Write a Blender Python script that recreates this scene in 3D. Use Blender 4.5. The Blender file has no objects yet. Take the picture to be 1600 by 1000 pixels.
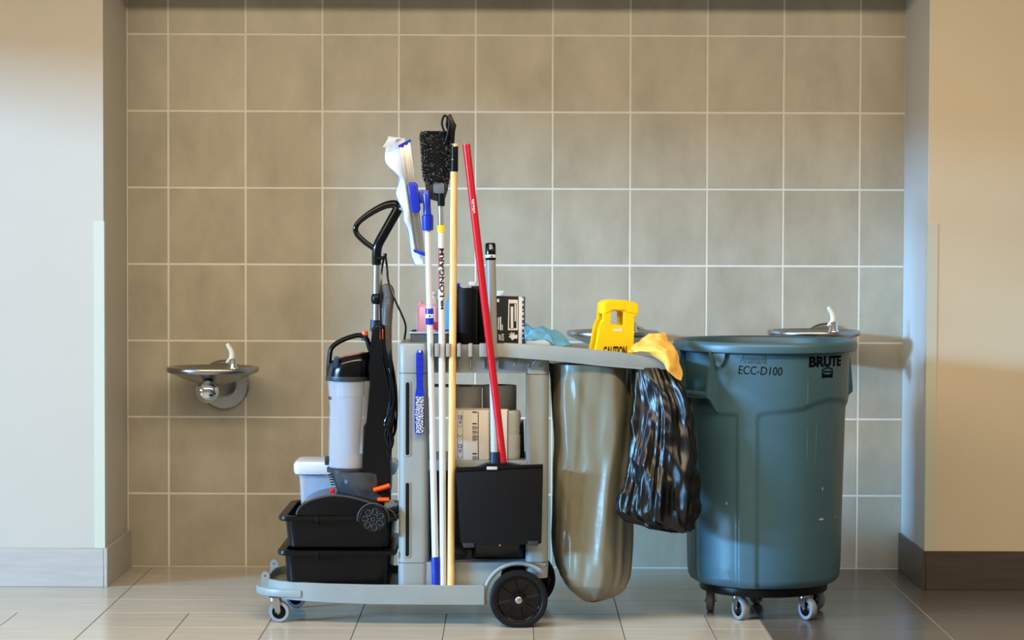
import bpy, bmesh, math, random
from mathutils import Vector, Matrix, noise
random.seed(7)
R_ = math.radians
scene = bpy.context.scene
col = scene.collection

# ------------------------------------------------------------------ camera
F = 3700.0; D = 9.44                       # focal length in px (1600 wide), distance camera - tiled wall
PITCH = math.atan(135.0 / F); ROLL = R_(0.2)
_b = (500 - 887) / F
HC = -D * (-math.sin(PITCH) + _b * math.cos(PITCH)) / (math.cos(PITCH) + _b * math.sin(PITCH))
CAM = Vector((0, -D, HC))
_fw = Vector((0, math.cos(PITCH), -math.sin(PITCH)))
_r0 = Vector((1, 0, 0)); _u0 = Vector((0, math.sin(PITCH), math.cos(PITCH)))
_rt = _r0 * math.cos(ROLL) + _u0 * math.sin(ROLL)
_up = -_r0 * math.sin(ROLL) + _u0 * math.cos(ROLL)
cam_data = bpy.data.cameras.new('camera')
cam_data.lens = F * 36.0 / 1600.0; cam_data.sensor_width = 36.0; cam_data.sensor_fit = 'HORIZONTAL'
cam_data.clip_end = 60
cam = bpy.data.objects.new('camera', cam_data); col.objects.link(cam)
m = Matrix.Identity(4)
for i in range(3):
    m[i][0] = _rt[i]; m[i][1] = _up[i]; m[i][2] = -_fw[i]; m[i][3] = CAM[i]
cam.matrix_world = m
scene.camera = cam

def W(px, py, Y):
    """measured point of the photograph -> the place on the plane at depth Y"""
    d = _fw + _rt * ((px - 800) / F) + _up * ((500 - py) / F)
    return CAM + d * ((Y + D) / d.y)
def L(n, Y):
    return n * (Y + D) / F

# ------------------------------------------------------------------ light
def area(name, loc, target, sx, sy, power, color):
    d = bpy.data.lights.new(name, 'AREA'); d.shape = 'RECTANGLE'; d.size = sx; d.size_y = sy
    d.energy = power; d.color = color
    o = bpy.data.objects.new(name, d); col.objects.link(o); o.location = loc
    o.rotation_euler = (Vector(target) - Vector(loc)).to_track_quat('-Z', 'Y').to_euler()
    return o
area('window_daylight', (-17.0, -9.1, 3.9), (0.8, -0.6, 0.7), 4.5, 1.3, 7900, (0.25, 0.58, 1.0))
area('ceiling_light', (-0.2, -3.4, 2.66), (-0.2, -2.6, 0.0), 6.0, 0.35, 190, (1.0, 0.81, 0.58))
world = bpy.data.worlds.new('world'); scene.world = world; world.use_nodes = True
world.node_tree.nodes['Background'].inputs[0].default_value = (1.0, 0.92, 0.80, 1)
world.node_tree.nodes['Background'].inputs[1].default_value = 0.26
scene.view_settings.view_transform = 'Standard'
scene.view_settings.look = 'None'
scene.view_settings.exposure = 0.0
scene.view_settings.gamma = 1.0
scene.view_settings.use_curve_mapping = False

# ------------------------------------------------------------------ materials
def lin(c):
    return tuple(((v / 255.0) / 12.92 if v / 255.0 <= 0.04045 else ((v / 255.0 + 0.055) / 1.055) ** 2.4) for v in c)
MATS = {}
def mat(name, rgb, rough=0.5, metal=0.0, var=0.0, scale=20.0, stretch=(1, 1, 1), bump=0.0, bscale=200.0,
        coat=0.0, alpha=1.0, trans=0.0, rgb2=None, spec=0.5, rand=False, tint=0.0):
    if name in MATS: return MATS[name]
    mt = bpy.data.materials.new(name); mt.use_nodes = True
    nt = mt.node_tree; p = nt.nodes['Principled BSDF']
    c = lin(rgb); p.inputs['Base Color'].default_value = (*c, 1)
    p.inputs['Roughness'].default_value = rough; p.inputs['Metallic'].default_value = metal
    p.inputs['Coat Weight'].default_value = coat; p.inputs['Alpha'].default_value = alpha
    p.inputs['Transmission Weight'].default_value = trans
    p.inputs['Specular IOR Level'].default_value = spec
    tc = nt.nodes.new('ShaderNodeTexCoord')
    if var > 0 or rgb2:
        mp = nt.nodes.new('ShaderNodeMapping'); mp.inputs['Scale'].default_value = stretch
        nt.links.new(tc.outputs['Object'], mp.inputs['Vector'])
        nz = nt.nodes.new('ShaderNodeTexNoise'); nz.noise_dimensions = '4D'
        nz.inputs['Scale'].default_value = scale; nz.inputs['Detail'].default_value = 6
        nz.inputs['Roughness'].default_value = 0.6
        nt.links.new(mp.outputs['Vector'], nz.inputs['Vector'])
        rp = nt.nodes.new('ShaderNodeValToRGB')
        c2 = lin(rgb2) if rgb2 else tuple(min(1, v * (1 + var)) for v in c)
        c1 = c if rgb2 else tuple(v * (1 - var) for v in c)
        rp.color_ramp.elements[0].position = 0.32; rp.color_ramp.elements[0].color = (*c1, 1)
        rp.color_ramp.elements[1].position = 0.68; rp.color_ramp.elements[1].color = (*c2, 1)
        nt.links.new(nz.outputs['Fac'], rp.inputs['Fac'])
        out = rp.outputs['Color']
        if rand:
            oi = nt.nodes.new('ShaderNodeObjectInfo')
            mu = nt.nodes.new('ShaderNodeMath'); mu.operation = 'MULTIPLY'; mu.inputs[1].default_value = 40
            nt.links.new(oi.outputs['Random'], mu.inputs[0]); nt.links.new(mu.outputs[0], nz.inputs['W'])
            hv = nt.nodes.new('ShaderNodeHueSaturation')
            mr = nt.nodes.new('ShaderNodeMapRange'); mr.inputs['To Min'].default_value = 1 - tint; mr.inputs['To Max'].default_value = 1 + tint
            nt.links.new(oi.outputs['Random'], mr.inputs['Value']); nt.links.new(mr.outputs[0], hv.inputs['Value'])
            nt.links.new(out, hv.inputs['Color']); out = hv.outputs['Color']
        nt.links.new(out, p.inputs['Base Color'])
    if bump > 0:
        n2 = nt.nodes.new('ShaderNodeTexNoise'); n2.inputs['Scale'].default_value = bscale; n2.inputs['Detail'].default_value = 3
        nt.links.new(tc.outputs['Object'], n2.inputs['Vector'])
        bp = nt.nodes.new('ShaderNodeBump'); bp.inputs['Strength'].default_value = bump; bp.inputs['Distance'].default_value = 0.002
        nt.links.new(n2.outputs['Fac'], bp.inputs['Height']); nt.links.new(bp.outputs['Normal'], p.inputs['Normal'])
    MATS[name] = mt
    return mt

M_PAINT = mat('wall_paint', (216, 208, 192), 0.55, var=0.02, scale=3, bump=0.08, bscale=260)
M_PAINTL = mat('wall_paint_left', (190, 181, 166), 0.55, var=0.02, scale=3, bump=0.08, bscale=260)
M_PAINTR = mat('wall_paint_right', (208, 194, 167), 0.55, var=0.02, scale=3, bump=0.08, bscale=260)
M_TILE = mat('wall_tile', (163, 153, 132), 0.4, rgb2=(185, 176, 155), scale=4.5, stretch=(1.3, 1, 0.75), rand=True, tint=0.03, bump=0.05)
M_GROUT = mat('grout', (224, 219, 204), 0.9, var=0.04, scale=30)
M_FLOOR = mat('floor_tile_light', (176, 169, 154), 0.22, rgb2=(190, 183, 168), scale=6, stretch=(0.5, 5, 1), rand=True, tint=0.04)
M_FLOORD = mat('floor_tile_dark', (84, 80, 75), 0.24, rgb2=(98, 94, 88), scale=6, stretch=(0.6, 8, 1), rand=True, tint=0.06)
M_FGROUT = mat('floor_grout_dark', (70, 62, 52), 0.9)
M_FGROUTL = mat('floor_grout_light', (168, 156, 138), 0.9)
M_BASEL = mat('base_tile_light', (172, 166, 158), 0.35, rgb2=(184, 178, 170), scale=8, stretch=(0.6, 1, 6))
M_BASED = mat('base_tile_dark', (72, 62, 56), 0.35, rgb2=(84, 74, 66), scale=8, stretch=(0.6, 1, 6))
M_GUARD = mat('corner_guard', (200, 200, 182), 0.35)
M_CART = mat('cart_plastic', (136, 141, 137), 0.42, var=0.05, scale=9, bump=0.1, bscale=400)
M_CARTD = mat('cart_plastic_shadow_seam', (60, 62, 58), 0.6)
M_BLACK = mat('black_plastic', (8, 8, 9), 0.34, var=0.15, scale=12, spec=0.22)
M_BLACKG = mat('black_gloss', (6, 6, 8), 0.16, spec=0.4)
M_BLACKM = mat('black_matt', (8, 8, 9), 0.55, spec=0.2, bump=0.25, bscale=300)
M_RUBBER = mat('rubber', (14, 15, 16), 0.5, spec=0.25)
M_GRUB = mat('grey_rubber', (128, 130, 132), 0.5)
M_STEEL = mat('zinc_steel', (190, 190, 188), 0.28, metal=1.0)
M_CHROME = mat('chrome', (225, 225, 225), 0.05, metal=1.0)
M_BRUSH = mat('brushed_steel', (165, 163, 158), 0.26, metal=1.0, var=0.05, scale=40)
M_ALU = mat('aluminium', (196, 196, 192), 0.3, metal=1.0, var=0.05, scale=30)
M_WPOLE = mat('white_pole', (198, 198, 200), 0.3, var=0.02)
M_GPOLE = mat('grey_pole', (138, 138, 134), 0.4)
M_BPOLE = mat('pale_pole', (165, 170, 176), 0.35)
M_RED = mat('red_pole', (178, 14, 26), 0.25)
M_WOOD = mat('pine', (214, 164, 92), 0.5, rgb2=(236, 202, 142), scale=16, stretch=(4, 4, 0.4))
M_BLUE = mat('blue_plastic', (16, 40, 160), 0.3)
M_YEL = mat('yellow_plastic', (250, 206, 8), 0.38)
M_PINK = mat('pink_soap', (224, 176, 216), 0.3)
M_WHITE = mat('white_plastic', (210, 210, 210), 0.35)
M_CLOTHW = mat('white_microfibre', (204, 206, 210), 0.9, bump=0.5, bscale=500)
M_CLOTHB = mat('blue_microfibre', (96, 164, 206), 0.9, bump=0.5, bscale=500)
M_CLOTHY = mat('yellow_microfibre', (246, 190, 84), 0.9, bump=0.5, bscale=500)
M_BAG = mat('vinyl_bag', (114, 111, 93), 0.3, var=0.05, scale=8, bump=0.2, bscale=60, coat=0.3)
M_BIN = mat('black_film', (8, 8, 9), 0.32, spec=0.4, bump=0.1, bscale=30)
M_CAN = mat('can_plastic', (57, 89, 100), 0.4, var=0.06, scale=10, bump=0.1, bscale=300)
M_INK = mat('dark_ink', (6, 8, 22), 0.8, spec=0.05)
M_FAINT = mat('faint_marker', (34, 60, 74), 0.5)
M_SCUFF = mat('scuff', (190, 176, 150), 0.8)
M_CLEAR = mat('clear_bin', (206, 212, 224), 0.06, alpha=0.42, coat=0.5)
M_BOXC = mat('clear_box', (210, 220, 228), 0.25, alpha=0.3)
M_SMOKE = mat('smoked_plastic', (60, 62, 66), 0.18, alpha=0.92)
M_DGREY = mat('dark_grey', (46, 48, 50), 0.4, spec=0.3)
M_LGREY = mat('light_grey', (176, 178, 180), 0.4)
M_ORANGE = mat('orange', (240, 84, 20), 0.35)
M_REDP = mat('red_plastic', (208, 24, 22), 0.35)
M_PAPER = mat('kraft_white', (216, 208, 194), 0.85, var=0.02)
M_TISSUE = mat('tissue', (222, 214, 200), 0.95, bump=0.4, bscale=200)
M_TOWEL = mat('towel_roll', (226, 219, 206), 0.95, bump=0.2, bscale=200)
M_CREAM = mat('cream_spout', (232, 226, 200), 0.3)
M_PRINT = mat('black_print', (22, 22, 24), 0.6)
M_PRINTW = mat('white_print', (220, 216, 208), 0.6)
M_PRINTB = mat('blue_print', (92, 118, 150), 0.6)
M_SIGNR = mat('red_print', (206, 44, 36), 0.5)
M_NAVY = mat('navy_plastic', (14, 44, 70), 0.4)
M_BRISTLE = mat('white_bristle', (214, 214, 212), 0.7)
M_FUZZ = mat('black_fibre', (8, 8, 9), 0.7, spec=0.15)
M_FUZZG = mat('grey_fibre', (170, 172, 174), 0.6)

# ------------------------------------------------------------------ mesh helpers
ORG = {}
def _finish(me, mt, smooth):
    me.materials.append(mt)
    for p in me.polygons: p.use_smooth = smooth
    if smooth: me.set_sharp_from_angle(angle=R_(38))
def obj(name, bm, mt, parent=None, smooth=True, kind=None, label=None):
    """world-space bmesh -> one object; its origin is its own base centre"""
    if isinstance(bm, bpy.types.Mesh): me = bm
    else:
        bmesh.ops.recalc_face_normals(bm, faces=bm.faces)
        me = bpy.data.meshes.new(name); bm.to_mesh(me); bm.free()
    me.name = name
    xs = [v.co for v in me.vertices]
    lo = Vector([min(v[i] for v in xs) for i in range(3)]); hi = Vector([max(v[i] for v in xs) for i in range(3)])
    o0 = Vector(((lo.x + hi.x) / 2, (lo.y + hi.y) / 2, lo.z))
    me.transform(Matrix.Translation(-o0)); _finish(me, mt, smooth)
    o = bpy.data.objects.new(name, me); col.objects.link(o)
    if parent is not None:
        o.parent = parent; o.location = o0 - ORG[parent.name]
    else: o.location = o0
    ORG[o.name] = o0
    if kind: o['kind'] = kind
    if label: o['label'] = label
    return o
def tag(o, label, cat, group=None):
    o['label'] = label; o['category'] = cat
    if group: o['group'] = group
    return o
def thing(name, label, cat, loc, group=None):
    o = bpy.data.objects.new(name, None); col.objects.link(o); o.location = loc; o.empty_display_size = 0.05
    ORG[o.name] = Vector(loc)
    return tag(o, label, cat, group)
def struct(o): o['kind'] = 'structure'; return o
def NB(): return bmesh.new()

def box(bm, a, b, bev=0.0, seg=2):
    x0, x1 = sorted((a[0], b[0])); y0, y1 = sorted((a[1], b[1])); z0, z1 = sorted((a[2], b[2]))
    vs = [bm.verts.new(p) for p in ((x0,y0,z0),(x1,y0,z0),(x1,y1,z0),(x0,y1,z0),(x0,y0,z1),(x1,y0,z1),(x1,y1,z1),(x0,y1,z1))]
    fs = [bm.faces.new([vs[i] for i in q]) for q in ((0,3,2,1),(4,5,6,7),(0,1,5,4),(1,2,6,5),(2,3,7,6),(3,0,4,7))]
    if bev > 0:
        es = list({e for f in fs for e in f.edges})
        bmesh.ops.bevel(bm, geom=es, offset=bev, segments=seg, profile=0.5, affect='EDGES')
    return bm
def loft(bm, rings, caps=True, closed=True):
    vr = [[bm.verts.new(p) for p in r] for r in rings]
    n = len(rings[0])
    for a, b in zip(vr[:-1], vr[1:]):
        for i in range(n if closed else n - 1):
            j = (i + 1) % n
            bm.faces.new((a[i], a[j], b[j], b[i]))
    if caps and closed:
        bm.faces.new(list(reversed(vr[0]))); bm.faces.new(vr[-1])
    return bm
def prism(bm, pts, y0, y1, bev=0.0, seg=2):
    """outline in XZ, thickness along Y"""
    a = [bm.verts.new((p[0], y0, p[1])) for p in pts]; b = [bm.verts.new((p[0], y1, p[1])) for p in pts]
    fs = [bm.faces.new(a), bm.faces.new(list(reversed(b)))]
    n = len(pts)
    for i in range(n): fs.append(bm.faces.new((a[i], b[i], b[(i+1) % n], a[(i+1) % n])))
    if bev > 0:
        es = list(fs[0].edges) + list(fs[1].edges)
        bmesh.ops.bevel(bm, geom=es, offset=bev, segments=seg, profile=0.5, affect='EDGES')
    return bm
def prism_z(bm, pts, z0, z1, bev=0.0, seg=2):
    a = [bm.verts.new((p[0], p[1], z0)) for p in pts]; b = [bm.verts.new((p[0], p[1], z1)) for p in pts]
    fs = [bm.faces.new(list(reversed(a))), bm.faces.new(b)]
    n = len(pts)
    for i in range(n): fs.append(bm.faces.new((a[i], a[(i+1) % n], b[(i+1) % n], b[i])))
    if bev > 0:
        es = list(fs[0].edges) + list(fs[1].edges)
        bmesh.ops.bevel(bm, geom=es, offset=bev, segments=seg, profile=0.5, affect='EDGES')
    return bm
def smooth_path(pts, n=8, closed=False):
    P = [Vector(p) for p in pts]; out = []
    N = len(P); rng = range(N if closed else N - 1)
    for i in rng:
        p0 = P[(i-1) % N] if closed or i > 0 else P[0] * 2 - P[1]
        p1 = P[i]; p2 = P[(i+1) % N]
        p3 = P[(i+2) % N] if closed or i + 2 < N else P[-1] * 2 - P[-2]
        for k in range(n):
            t = k / n
            out.append(0.5 * ((2*p1) + (p2-p0)*t + (2*p0-5*p1+4*p2-p3)*t*t + (3*p1-p0-3*p2+p3)*t**3))
    if not closed: out.append(P[-1])
    return out
def tube(bm, pts, r, seg=12, caps=True, closed=False, flat=1.0):
    P = [Vector(p) for p in pts]; N = len(P)
    rr = r if isinstance(r, (list, tuple)) else [r] * N
    T = []
    for i in range(N):
        a = P[(i-1) % N] if closed or i > 0 else P[i]; b = P[(i+1) % N] if closed or i < N-1 else P[i]
        d = (b - a); T.append(d.normalized() if d.length > 1e-9 else Vector((0,0,1)))
    u = T[0].orthogonal().normalized()
    if abs(T[0].y) < 0.9: u = (Vector((0,1,0)) - T[0] * T[0].y).normalized()
    rings = []
    for i in range(N):
        u = (u - T[i] * u.dot(T[i])); u.normalize(); v = T[i].cross(u)
        rings.append([P[i] + (u * math.cos(2*math.pi*k/seg) * flat + v * math.sin(2*math.pi*k/seg)) * rr[i] for k in range(seg)])
    if closed:
        vr = [[bm.verts.new(p) for p in q] for q in rings]
        for i in range(N):
            a, b = vr[i], vr[(i+1) % N]
            for k in range(seg): bm.faces.new((a[k], a[(k+1) % seg], b[(k+1) % seg], b[k]))
        return bm
    return loft(bm, rings, caps)
def lathe(bm, prof, c, axis='Z', seg=48, caps=True, dirv=None):
    """profile (radius, height) turned about an axis through c"""
    c = Vector(c)
    ax = Vector(dirv).normalized() if dirv else {'X': Vector((1,0,0)), 'Y': Vector((0,1,0)), 'Z': Vector((0,0,1))}[axis]
    u = ax.orthogonal().normalized(); v = ax.cross(u)
    rings = [[c + ax * h + (u * math.cos(2*math.pi*k/seg) + v * math.sin(2*math.pi*k/seg)) * max(r, 1e-4) for k in range(seg)] for r, h in prof]
    return loft(bm, rings, caps)
def outline(bm, loops, mapf, depth):
    """flat figure with holes (2D loops) given thickness; mapf(u, v, w) -> world"""
    cu = bpy.data.curves.new('tmp', 'CURVE'); cu.dimensions = '2D'; cu.fill_mode = 'BOTH'; cu.extrude = depth / 2
    for lp in loops:
        sp = cu.splines.new('POLY'); sp.points.add(len(lp) - 1)
        for q, p in zip(sp.points, lp): q.co = (p[0], p[1], 0, 1)
        sp.use_cyclic_u = True
    return _cu2bm(bm, cu, mapf)
def _cu2bm(bm, cu, mapf):
    o = bpy.data.objects.new('tmp', cu); col.objects.link(o)
    dg = bpy.context.evaluated_depsgraph_get(); dg.update()
    me = bpy.data.meshes.new_from_object(o.evaluated_get(dg))
    bpy.data.objects.remove(o); bpy.data.curves.remove(cu)
    for v in me.vertices: v.co = mapf(*v.co)
    bm.from_mesh(me); bpy.data.meshes.remove(me)
    bmesh.ops.remove_doubles(bm, verts=bm.verts, dist=1e-6)
    return bm
def text(bm, s, width, height, mapf, bold=0.0, shear=0.0, depth=0.0004):
    """lettering centred on (0,0), scaled to width x height"""
    cu = bpy.data.curves.new('tmp', 'FONT'); cu.body = s; cu.extrude = 0.01; cu.offset = bold; cu.shear = shear
    cu.resolution_u = 3
    tmp = bmesh.new(); _cu2bm(tmp, cu, lambda x, y, z: Vector((x, y, z)))
    if not tmp.verts: return bm
    for _ in range(4):
        bmesh.ops.triangulate(tmp, faces=tmp.faces)
        es = [e for e in tmp.edges if e.calc_length() > 0.11]
        if not es: break
        bmesh.ops.subdivide_edges(tmp, edges=es, cuts=1)
    bmesh.ops.triangulate(tmp, faces=tmp.faces)
    xs = [v.co.x for v in tmp.verts]; ys = [v.co.y for v in tmp.verts]
    cx, cy = (min(xs)+max(xs))/2, (min(ys)+max(ys))/2; sx, sy = width/(max(xs)-min(xs)), height/(max(ys)-min(ys))
    for v in tmp.verts: v.co = mapf((v.co.x-cx)*sx, (v.co.y-cy)*sy, depth if v.co.z > 0 else -depth)
    me = bpy.data.meshes.new('t'); tmp.to_mesh(me); tmp.free(); bm.from_mesh(me); bpy.data.meshes.remove(me)
    return bm
def sheet(bm, ctrl, n=8, thick=0.003, amp=0.0, freq=20.0, seed=0):
    """cloth: grid of control points, smoothed, wrinkled and given thickness"""
    rows = [smooth_path(r, n) for r in ctrl]
    cols = [smooth_path([r[i] for r in rows], n) for i in range(len(rows[0]))]
    g = [[Vector(p) for p in c] for c in cols]
    for i in range(len(g)):
        for j in range(len(g[0])):
            p = g[i][j]
            if amp: p += noise.noise_vector(p * freq + Vector((seed, 0, 0))) * amp
    vs = [[bm.verts.new(p) for p in r] for r in g]
    fs = []
    for i in range(len(g) - 1):
        for j in range(len(g[0]) - 1):
            fs.append(bm.faces.new((vs[i][j], vs[i+1][j], vs[i+1][j+1], vs[i][j+1])))
    bmesh.ops.recalc_face_normals(bm, faces=fs)
    bmesh.ops.solidify(bm, geom=fs, thickness=thick)
    return bm
def rrect(x0, x1, y0, y1, r, n=5):
    out = []
    for cx, cy, a0 in ((x1-r, y1-r, 0), (x0+r, y1-r, 90), (x0+r, y0+r, 180), (x1-r, y0+r, 270)):
        for k in range(n + 1):
            a = R_(a0 + 90 * k / n); out.append((cx + r*math.cos(a), cy + r*math.sin(a)))
    return out
def XZ(pts, Y):
    return [(W(px, py, Y).x, W(px, py, Y).z) for px, py in pts]
def rod(bm, p, q, r0, r1=None, seg=16): return tube(bm, [p, q], [r0, r1 if r1 else r0], seg)
def lerp(a, b, t): return a + (b - a) * t
def along(P, Q, t): return P.lerp(Q, t)

# ------------------------------------------------------------------ the setting
YF = -0.545                                   # plane of the painted walls
XL = W(162, 500, YF).x; XR = W(1449, 500, YF).x
TOPZ = 2.7; SOFF = 2.29
b = NB(); box(b, (-5.2, YF, -0.02), (XL, 0.12, TOPZ)); wl = struct(obj('wall_left', b, M_PAINTL, smooth=False))
b = NB(); box(b, (XR, YF, -0.02), (4.6, 0.12, TOPZ)); wr = struct(obj('wall_right', b, M_PAINTR, smooth=False))
b = NB(); box(b, (XR - 0.002, YF + 0.001, 0), (XR + 0.004, -0.001, SOFF)); obj('return_face', b, mat('niche_paint', (204, 203, 200), 0.55), wr, smooth=False)
for o, s in ((wl, 'left'), (wr, 'right')):
    o['label'] = f'cream painted wall to the {s} of the tiled niche'; o['category'] = 'wall'
b = NB(); box(b, (XL, YF, SOFF), (XR, 0.12, TOPZ)); o = struct(obj('ceiling', b, M_PAINT, smooth=False))
o['label'] = 'painted soffit over the tiled niche'; o['category'] = 'ceiling'
b = NB(); box(b, (-5.0, -6.0, TOPZ), (4.6, 0.12, TOPZ + 0.15)); o = struct(obj('ceiling', b, mat('ceiling_white', (225, 220, 210), 0.9), smooth=False))
o['label'] = 'white hall ceiling in front of the niche'; o['category'] = 'ceiling'
b = NB(); box(b, (-5.0, -6.0, 2.3), (-4.6, YF, TOPZ)); o = struct(obj('daylight_baffle', b, M_PAINT, smooth=False))  # added unseen beam: keeps window daylight off the upper walls
o['label'] = 'added out-of-view beam under the hall ceiling that cuts off the daylight'; o['category'] = 'beam'
b = NB(); box(b, (XL, 0.0, -0.02), (XR, 0.12, SOFF)); wb = struct(obj('wall_back', b, M_GROUT, smooth=False))
wb['label'] = 'beige square-tiled back wall of the niche'; wb['category'] = 'wall'
# every wall tile is a piece of its own
xj = [XL] + [W(x, 500, 0).x for x in (263.5, 384, 503.5, 622.5, 742, 862, 983, 1103, 1222, 1341)] + [XR]
zj = [0.0] + [W(800, y, 0).z for y in (772.5, 653, 533.8, 414.2, 294.8, 175, 55.2)] + [W(800, 55.2, 0).z + 0.305]
cache = {}
for i in range(len(xj) - 1):
    for k in range(len(zj) - 1):
        w_, h_ = xj[i+1] - xj[i] - 0.008, zj[k+1] - zj[k] - 0.008
        key = (round(w_, 3), round(h_, 3))
        if key not in cache:
            t = NB(); box(t, (-w_/2, -0.0015, 0), (w_/2, 0.0, h_), 0.0006, 1)
            bmesh.ops.recalc_face_normals(t, faces=t.faces)
            me = bpy.data.meshes.new('tile'); t.to_mesh(me); t.free(); me.materials.append(M_TILE); cache[key] = me
        o = bpy.data.objects.new('tile', cache[key]); col.objects.link(o); o.parent = wb
        o.location = Vector(((xj[i]+xj[i+1])/2, 0, zj[k] + 0.004)) - ORG[wb.name]
# floor
b = NB(); box(b, (-5.2, -D - 1.5, -0.06), (4.6, 0.1, -0.0025)); fl = struct(obj('floor', b, M_FLOOR, smooth=False))
fl['label'] = 'porcelain tiled floor, light on the left and dark on the right'; fl['category'] = 'floor'
XD = W(1205, 1000, -1.62).x                  # where the dark tile begins
b = NB(); box(b, (-5.2, -2.985, -0.0028), (XD, 0.0, -0.0012)); obj('grout_bed', b, M_FGROUT, fl, smooth=False)
b = NB(); box(b, (XD, -2.985, -0.0028), (4.6, 0.0, -0.0012)); obj('grout_bed', b, M_FGROUTL, fl, smooth=False)
b = NB(); box(b, (XD, -D - 1.5, -0.0028), (4.6, -2.985, 0.0)); obj('dark_floor_field', b, M_FLOORD, fl, smooth=False)
def ftile(x0, x1, y0, y1, mt, g=0.003):
    key = ('f', round(x1-x0, 3), round(y1-y0, 3), mt.name)
    if key not in cache:
        t = NB(); hx, hy = (x1-x0-g)/2, (y1-y0-g)/2; box(t, (-hx, -hy, -0.006), (hx, hy, 0.0), 0.0008, 1)
        bmesh.ops.recalc_face_normals(t, faces=t.faces)
        me = bpy.data.meshes.new('tile'); t.to_mesh(me); t.free(); me.materials.append(mt); cache[key] = me
    o = bpy.data.objects.new('tile', cache[key]); col.objects.link(o); o.parent = fl
    o.location = Vector(((x0+x1)/2, (y0+y1)/2, 0.0)) - ORG[fl.name]
P3 = W(976, 1000, -1.62).x - W(834, 1000, -1.62).x
xc = [W(976, 1000, -1.62).x + k * P3 for k in range(-11, 2)]
xcol = [x for x in xc] + [XD]
ROWS = [0.0, -0.545, -0.85, -1.155, -1.46, -1.765, -2.07, -2.375, -2.68, -2.985]
for k in range(len(ROWS) - 1):
    y1, y0 = ROWS[k], ROWS[k+1]
    if k < 3:                                  # wide planks near the niche
        xs = [xcol[0] - P3*2, xcol[0]] + [xcol[j] for j in range(2, len(xcol) - 1, 3)] + [XD]
    elif k % 2: xs = xcol
    else: xs = [xcol[0] - P3] + xcol[1:]
    for a, c in zip(xs[:-1], xs[1:]): ftile(a, c, y0, y1, M_FLOOR)
    xd = [XD, W(1487, 1000, -1.62).x]
    while xd[-1] < 4.0: xd.append(xd[-1] + 1.2)
    for a, c in zip(xd[:-1], xd[1:]): ftile(a, c, y0, y1, M_FLOORD)
# skirting tiles
bh = L(61, YF)
def skirting(name, x0, x1, xin, xface, mt, lab):
    e = bpy.data.objects.new(name, None); col.objects.link(e); e.location = ((x0+x1)/2, YF, 0); ORG[e.name] = Vector(e.location)
    e['kind'] = 'structure'; e['label'] = lab; e['category'] = 'baseboard'
    n = 4 if x1 - x0 > 2 else 2
    edges = [lerp(x0, x1, k/n) for k in range(n + 1)]
    for a, c in zip(edges[:-1], edges[1:]):
        t = NB(); box(t, (a + 0.001, YF - 0.013, 0), (c - 0.001, YF, bh), 0.0015, 1); obj('tile', t, mt, e)
    t = NB(); box(t, (xin, YF - 0.013, 0), (xface, -0.005, bh), 0.0015, 1); obj('tile', t, mt, e)
skirting('baseboard_left', -5.2, XL, XL, XL + 0.013, M_BASEL, 'light grey tile skirting below the left painted wall')
skirting('baseboard_right', XR, 4.6, XR - 0.013, XR, M_BASED, 'dark brown tile skirting below the right painted wall')
# corner guards
for nm, sx, px0, px1, pyt, pyb, lab in (('trim_1', 1, 147, 163, 345, 857, 'pale plastic corner guard on the left wall edge'),
                                        ('trim_2', -1, 1461, 1447, 348, 861, 'pale plastic corner guard on the right wall edge')):
    z0, z1 = W(px0, pyb, YF).z, W(px0, pyt, YF).z
    xe = XL if sx > 0 else XR; wd = L(15, YF)
    t = NB(); prism_z(t, [(xe + sx*0.003, YF - 0.003), (xe - sx*wd, YF - 0.003), (xe - sx*wd, YF + 0.001), (xe - sx*0.001, YF + 0.001),
                          (xe - sx*0.001, YF + wd), (xe + sx*0.003, YF + wd)], z0, z1, 0.0008, 1)
    o = struct(obj(nm, t, M_GUARD)); o['label'] = lab; o['category'] = 'trim'

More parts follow.
